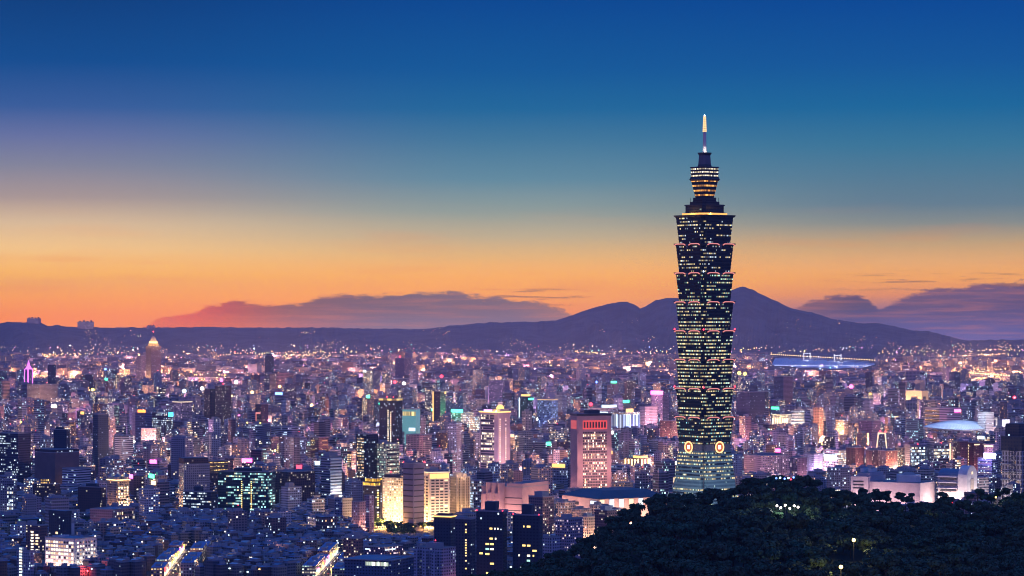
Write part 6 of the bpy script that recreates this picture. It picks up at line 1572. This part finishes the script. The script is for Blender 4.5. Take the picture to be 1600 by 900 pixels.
# ---------------------------------------------------------------- trees
leaf, gm = newmat('leaves')
oi_ = gm.node('ShaderNodeObjectInfo'); geo = gm.node('ShaderNodeNewGeometry')
nn = gm.noise(geo.outputs['Position'], .35, 3)
gm_c = gm.mix(gm.ss(nn, .35, .65), (.014, .050, .028), (.045, .120, .060))
gm_c = gm.mix(gm.m('MULTIPLY', oi_.outputs['Random'], .45), gm_c, (.075, .075, .035))
finish(gm, gm_c, .65, spec=.25)
def crown(seed, rad, ht, lobes, n, flat=.7, size=.85, z0=3.0, lr=(.28, .5)):
    rr = random.Random(seed); b = MB(); L = []
    for i in range(lobes):
        a = rr.uniform(0, 6.283); q = rad * .62 * math.sqrt(rr.random())
        L.append((q * math.cos(a), q * math.sin(a), z0 + ht * rr.uniform(.35, .85), rad * rr.uniform(*lr)))
    for i in range(n):
        x, y, z, r = L[rr.randrange(lobes)]
        u = np.array([rr.gauss(0, 1) for _ in range(3)]); u /= np.linalg.norm(u); u[2] = abs(u[2]) * (1 if rr.random() < .8 else -.6)
        k = r * rr.uniform(.72, 1.08)
        c = np.array((x + u[0] * k, y + u[1] * k, z + u[2] * k * flat))
        nrm = u + np.array([rr.gauss(0, .5) for _ in range(3)]); nrm /= np.linalg.norm(nrm)
        e = np.cross(nrm, (0.3, 0.2, 1)); e /= np.linalg.norm(e); f = np.cross(nrm, e); s = size * rr.uniform(.5, 1.15)
        b.face([tuple(c + s * (-e - f * .5)), tuple(c + s * (e * .9 - f * .6)), tuple(c + s * (e * .6 + f)), tuple(c + s * (-e * .8 + f * .7))], leaf)
    return b, L
def trunk(L, h, r=.28):
    b = MB(); b.tube([(0, 0, -1), (.15, .1, h * .5), (0, .2, h * .75)], [r * 1.3, r, r * .7], M['brown'], 6)
    for x, y, z, _ in L[:5]: b.tube([(.1, .15, h * .55), (x * .5, y * .5, (h * .6 + z) / 2), (x, y, z)], [r * .5, r * .35, r * .15], M['brown'], 5)
    return b
TR = []
for s_ in range(7):
    cb, L = crown(s_, R.uniform(5.2, 6.6), R.uniform(5.5, 7.5), 15, 1150, .7, .58, 3.0, (.2, .42)); TR.append((trunk(L, 8).mesh('trunk'), cb.mesh('crown')))
UM = []
for s_ in range(4):
    cb, L = crown(40 + s_, 5.6, 7.5, 11, 420, .6, .7, 4.5, (.18, .34)); UM.append((trunk(L, 12, .22).mesh('trunk'), cb.mesh('crown')))
def tree(X, Y, Z, pr, sc_, label, group, name='tree'):
    o = bpy.data.objects.new(name, pr[0]); col.objects.link(o); o.location = (X, Y, Z); o.rotation_euler = (0, 0, R.uniform(0, 6.28)); o.scale = (sc_ * R.uniform(.9, 1.1), sc_, sc_ * R.uniform(.85, 1.15))
    c = bpy.data.objects.new('crown', pr[1]); col.objects.link(c); c.parent = o
    tag(o, label, 'tree', group)
spots = []
Y = HN - 40
while Y < HY + 6:
    X = px2x(690, Y)
    while X < px2x(1625, Y):
        x = X + R.uniform(-2.6, 2.6); y = Y + R.uniform(-2.6, 2.6); px = screen(x, y)
        rr_ = wood_row(px, y) if y <= HY else wood_row(px, HY)
        if rr_ < 925: spots.append((x, y, px, rr_))
        X += 9.5
    Y += 11.5
ridge = []
px = 700
while px < 1615:
    ridge.append((px2x(px, HY + 4), HY + 4 + R.uniform(-3, 3), px, interp(HR, px))); px += R.uniform(12, 24)
LAMPS_AT = []
for px_, r_ in ((1334, 845), (1314, 887)):
    y_ = 1040.0
    while y_ < 1480 and wood_row(px_, y_) - 11.5 * F / y_ > r_: y_ += 4
    LAMPS_AT.append((px_, y_))
big = [s for s in spots if s[1] < HY - 4 and not (1200 < s[2] < 1256 and 1348 < s[1] < 1386) and not any(abs(s[2] - a) < 30 and b_ - 40 < s[1] < b_ + 7 for a, b_ in LAMPS_AT)]
R.shuffle(big)
n_thing = 300 - len(ridge)
print('trees', len(spots), len(ridge), len(big))
for i, (x, y, px, r) in enumerate(ridge):
    um = (1325 < px < 1600) and R.random() < .6
    where = 'against the pink mall' if 1325 < px < 1465 else 'against the white arched hall' if 1465 <= px < 1540 else 'against the skyscraper foot' if 1050 < px < 1160 else 'beside the black tower' if px < 900 else 'above the terrace blocks' if px < 1050 else 'on the hilltop' if px < 1325 else 'by the scaffolded tower'
    tree(x, y, wood_z(px, min(y, HY)) - .5, R.choice(UM if um else TR), R.uniform(.9, 1.35) if um else R.uniform(.7, 1.0), ('loose airy' if um else 'round-crowned') + ' dark tree on the ridge line, outlined ' + where, ('airy' if um else 'round') + ' ridge trees ' + where)
for x, y, px, r in big[:n_thing]:
    tree(x, y, wood_z(px, y) - .5, R.choice(TR), (R.choice([.7, .85, .95, 1.1, 1.3, 1.5]) if y < HY - 120 else R.uniform(.65, .95)), 'dark round-crowned tree in the wooded slope below the ridge', 'trees of the wooded slope')
for k, (px, r) in enumerate(((1213, 748), (1219, 747), (1226, 748.5), (1232, 747.5), (1240, 746.5), (1236, 750))):
    Yl = 1493; X = px2x(px, Yl); Z = row2z(r, Yl)
    b = MB(); b.tube([(0, 0, -11), (0, 0, 0)], .08, M['dark'], 5); o = b.build('deck_lamp', None, (X, Yl, Z)); tag(o, 'small blue lamp on the hilltop lookout among the tree crowns', 'lamp', 'blue lamps of the hilltop lookout')
    bb = MB(); bb.ball((0, 0, .2), .5, M['g_red' if k == 5 else ('g_cool' if k % 2 else 'g_blue')], 8, 6); bb.build('lamp_globe', o)
b = MB(); rr2 = random.Random(5)
def npmesh(me):
    v = np.zeros(len(me.vertices) * 3, np.float32); me.vertices.foreach_get('co', v); v = v.reshape(-1, 3)
    return v, [tuple(p.vertices) for p in me.polygons]
cache = [npmesh(t[1]) for t in TR]
V, Fc = [], []; off = 0
for x, y, px, r in big[n_thing:]:
    v, f = cache[rr2.randrange(7)]; a = rr2.uniform(0, 6.28); s = rr2.uniform(.8, 1.15); c, q = math.cos(a), math.sin(a)
    w_ = np.stack([(v[:, 0] * c - v[:, 1] * q) * s + x, (v[:, 0] * q + v[:, 1] * c) * s + y, v[:, 2] * s + wood_z(px, y) - .5], 1)
    V.append(w_); Fc += [tuple(i + off for i in t) for t in f]; off += len(v)
if V:
    me = bpy.data.meshes.new('woodland'); me.from_pydata(np.concatenate(V).tolist(), [], Fc); me.materials.append(leaf); me.update()
    o = bpy.data.objects.new('woodland', me); col.objects.link(o); tag(o, 'dense dark canopy filling the wooded slope', 'woodland', kind='stuff')
M['g_park'] = glow('park_lamp_glow', (1, .62, .13), 6)
# lamps on the wooded hill
for px, r, c, w_, lb in ((1334, 845, (1, .78, .3), 7e3, 'upper of the two park lamps glowing among the trees of the slope'), (1314, 887, (1, .78, .3), 7e3, 'lower park lamp glowing among the trees of the slope'), (1306, 789, (1, .8, .4), 900, 'yellowish lamp half hidden under the ridge trees'), (1297, 788, (1, .8, .4), 900, 'small pale lamp beside the yellowish ridge lamp'),
                         (1438, 810, (1, .9, .6), 700, 'dim lamp glinting through the ridge trees'), (1556, 778, (.9, 1, .4), 1100, 'greenish lamp lighting a ridge tree')):
    Yl = dict(LAMPS_AT).get(px, 1465)
    X = px2x(px, Yl); Z = row2z(r, Yl)
    zg = wood_z(px, Yl)
    b = MB(); b.tube([(0, 0, zg - Z - .5), (0, 0, 0)], .1, M['dark'], 5); o = b.build('park_lamp', None, (X, Yl, Z)); tag(o, lb, 'lamp')
    bb = MB(); bb.ball((0, 0, .3), .85 if r > 830 else .45, M['g_park'], 10, 7); bb.build('lamp_globe', o)
    lamp((X, Yl - 2.0, Z + 1.2), c, w_, .4)
for k, (px, r) in enumerate(((1214, 791), (1220, 794), (1227, 790), (1234, 795), (1241, 791), (1247, 793))):
    Yl = 1388; X = px2x(px, Yl); Z = row2z(r, Yl)
    b = MB(); b.tube([(0, 0, wood_z(px, Yl) - Z - .5), (0, 0, 0)], .035, M['dark'], 5); o = b.build('park_lamp', None, (X, Yl, Z)); tag(o, 'white lamp in the bright cluster under the hilltop trees', 'lamp', 'white lamp cluster under the hilltop trees')
    bb = MB(); bb.ball((0, 0, .2), .6, M['g_white'], 8, 6); bb.build('lamp_globe', o)
    lamp((X, Yl - 2, Z + 1), (.95, 1, .9), 1500, .4)
# dark tree clumps inside the city
V, Fc = [], []; off = 0
for i, (px, r, n) in enumerate(((500, 838, 7), (520, 842, 7), (535, 838, 5), (128, 822, 6), (140, 822, 5), (622, 836, 4), (640, 838, 4), (275, 690, 5), (440, 700, 6), (225, 690, 6), (250, 690, 5), (860, 712, 8), (880, 715, 8), (690, 715, 6), (660, 712, 6), (1290, 760, 7), (1400, 735, 6), (1430, 735, 6), (1460, 735, 5),
                              (596, 826, 3), (612, 828, 3), (630, 829, 3), (655, 829, 3), (672, 828, 3), (690, 829, 3), (640, 825, 2), (1360, 592, 9), (1385, 594, 9), (1410, 595, 9), (1440, 596, 9), (1340, 592, 6))):
    for j in range(n * 2):
        far_ = r < 650
        Y = ydist(r) + R.uniform(-22, 22) * (6 if far_ else 1); X = px2x(px + R.uniform(-12, 12), Y)
        v, f = cache[rr2.randrange(7)]; s = rr2.uniform(.8, 1.3) * (2.2 if far_ else 1)
        V.append(np.stack([v[:, 0] * s + X, v[:, 1] * s + Y, v[:, 2] * s + gz(X, Y)], 1)); Fc += [tuple(k + off for k in t) for t in f]; off += len(v)
me = bpy.data.meshes.new('park_trees'); me.from_pydata(np.concatenate(V).tolist(), [], Fc); me.materials.append(leaf); me.update()
o = bpy.data.objects.new('park_trees', me); col.objects.link(o); tag(o, 'dark tree masses of the parks between the city buildings', 'trees', kind='stuff')
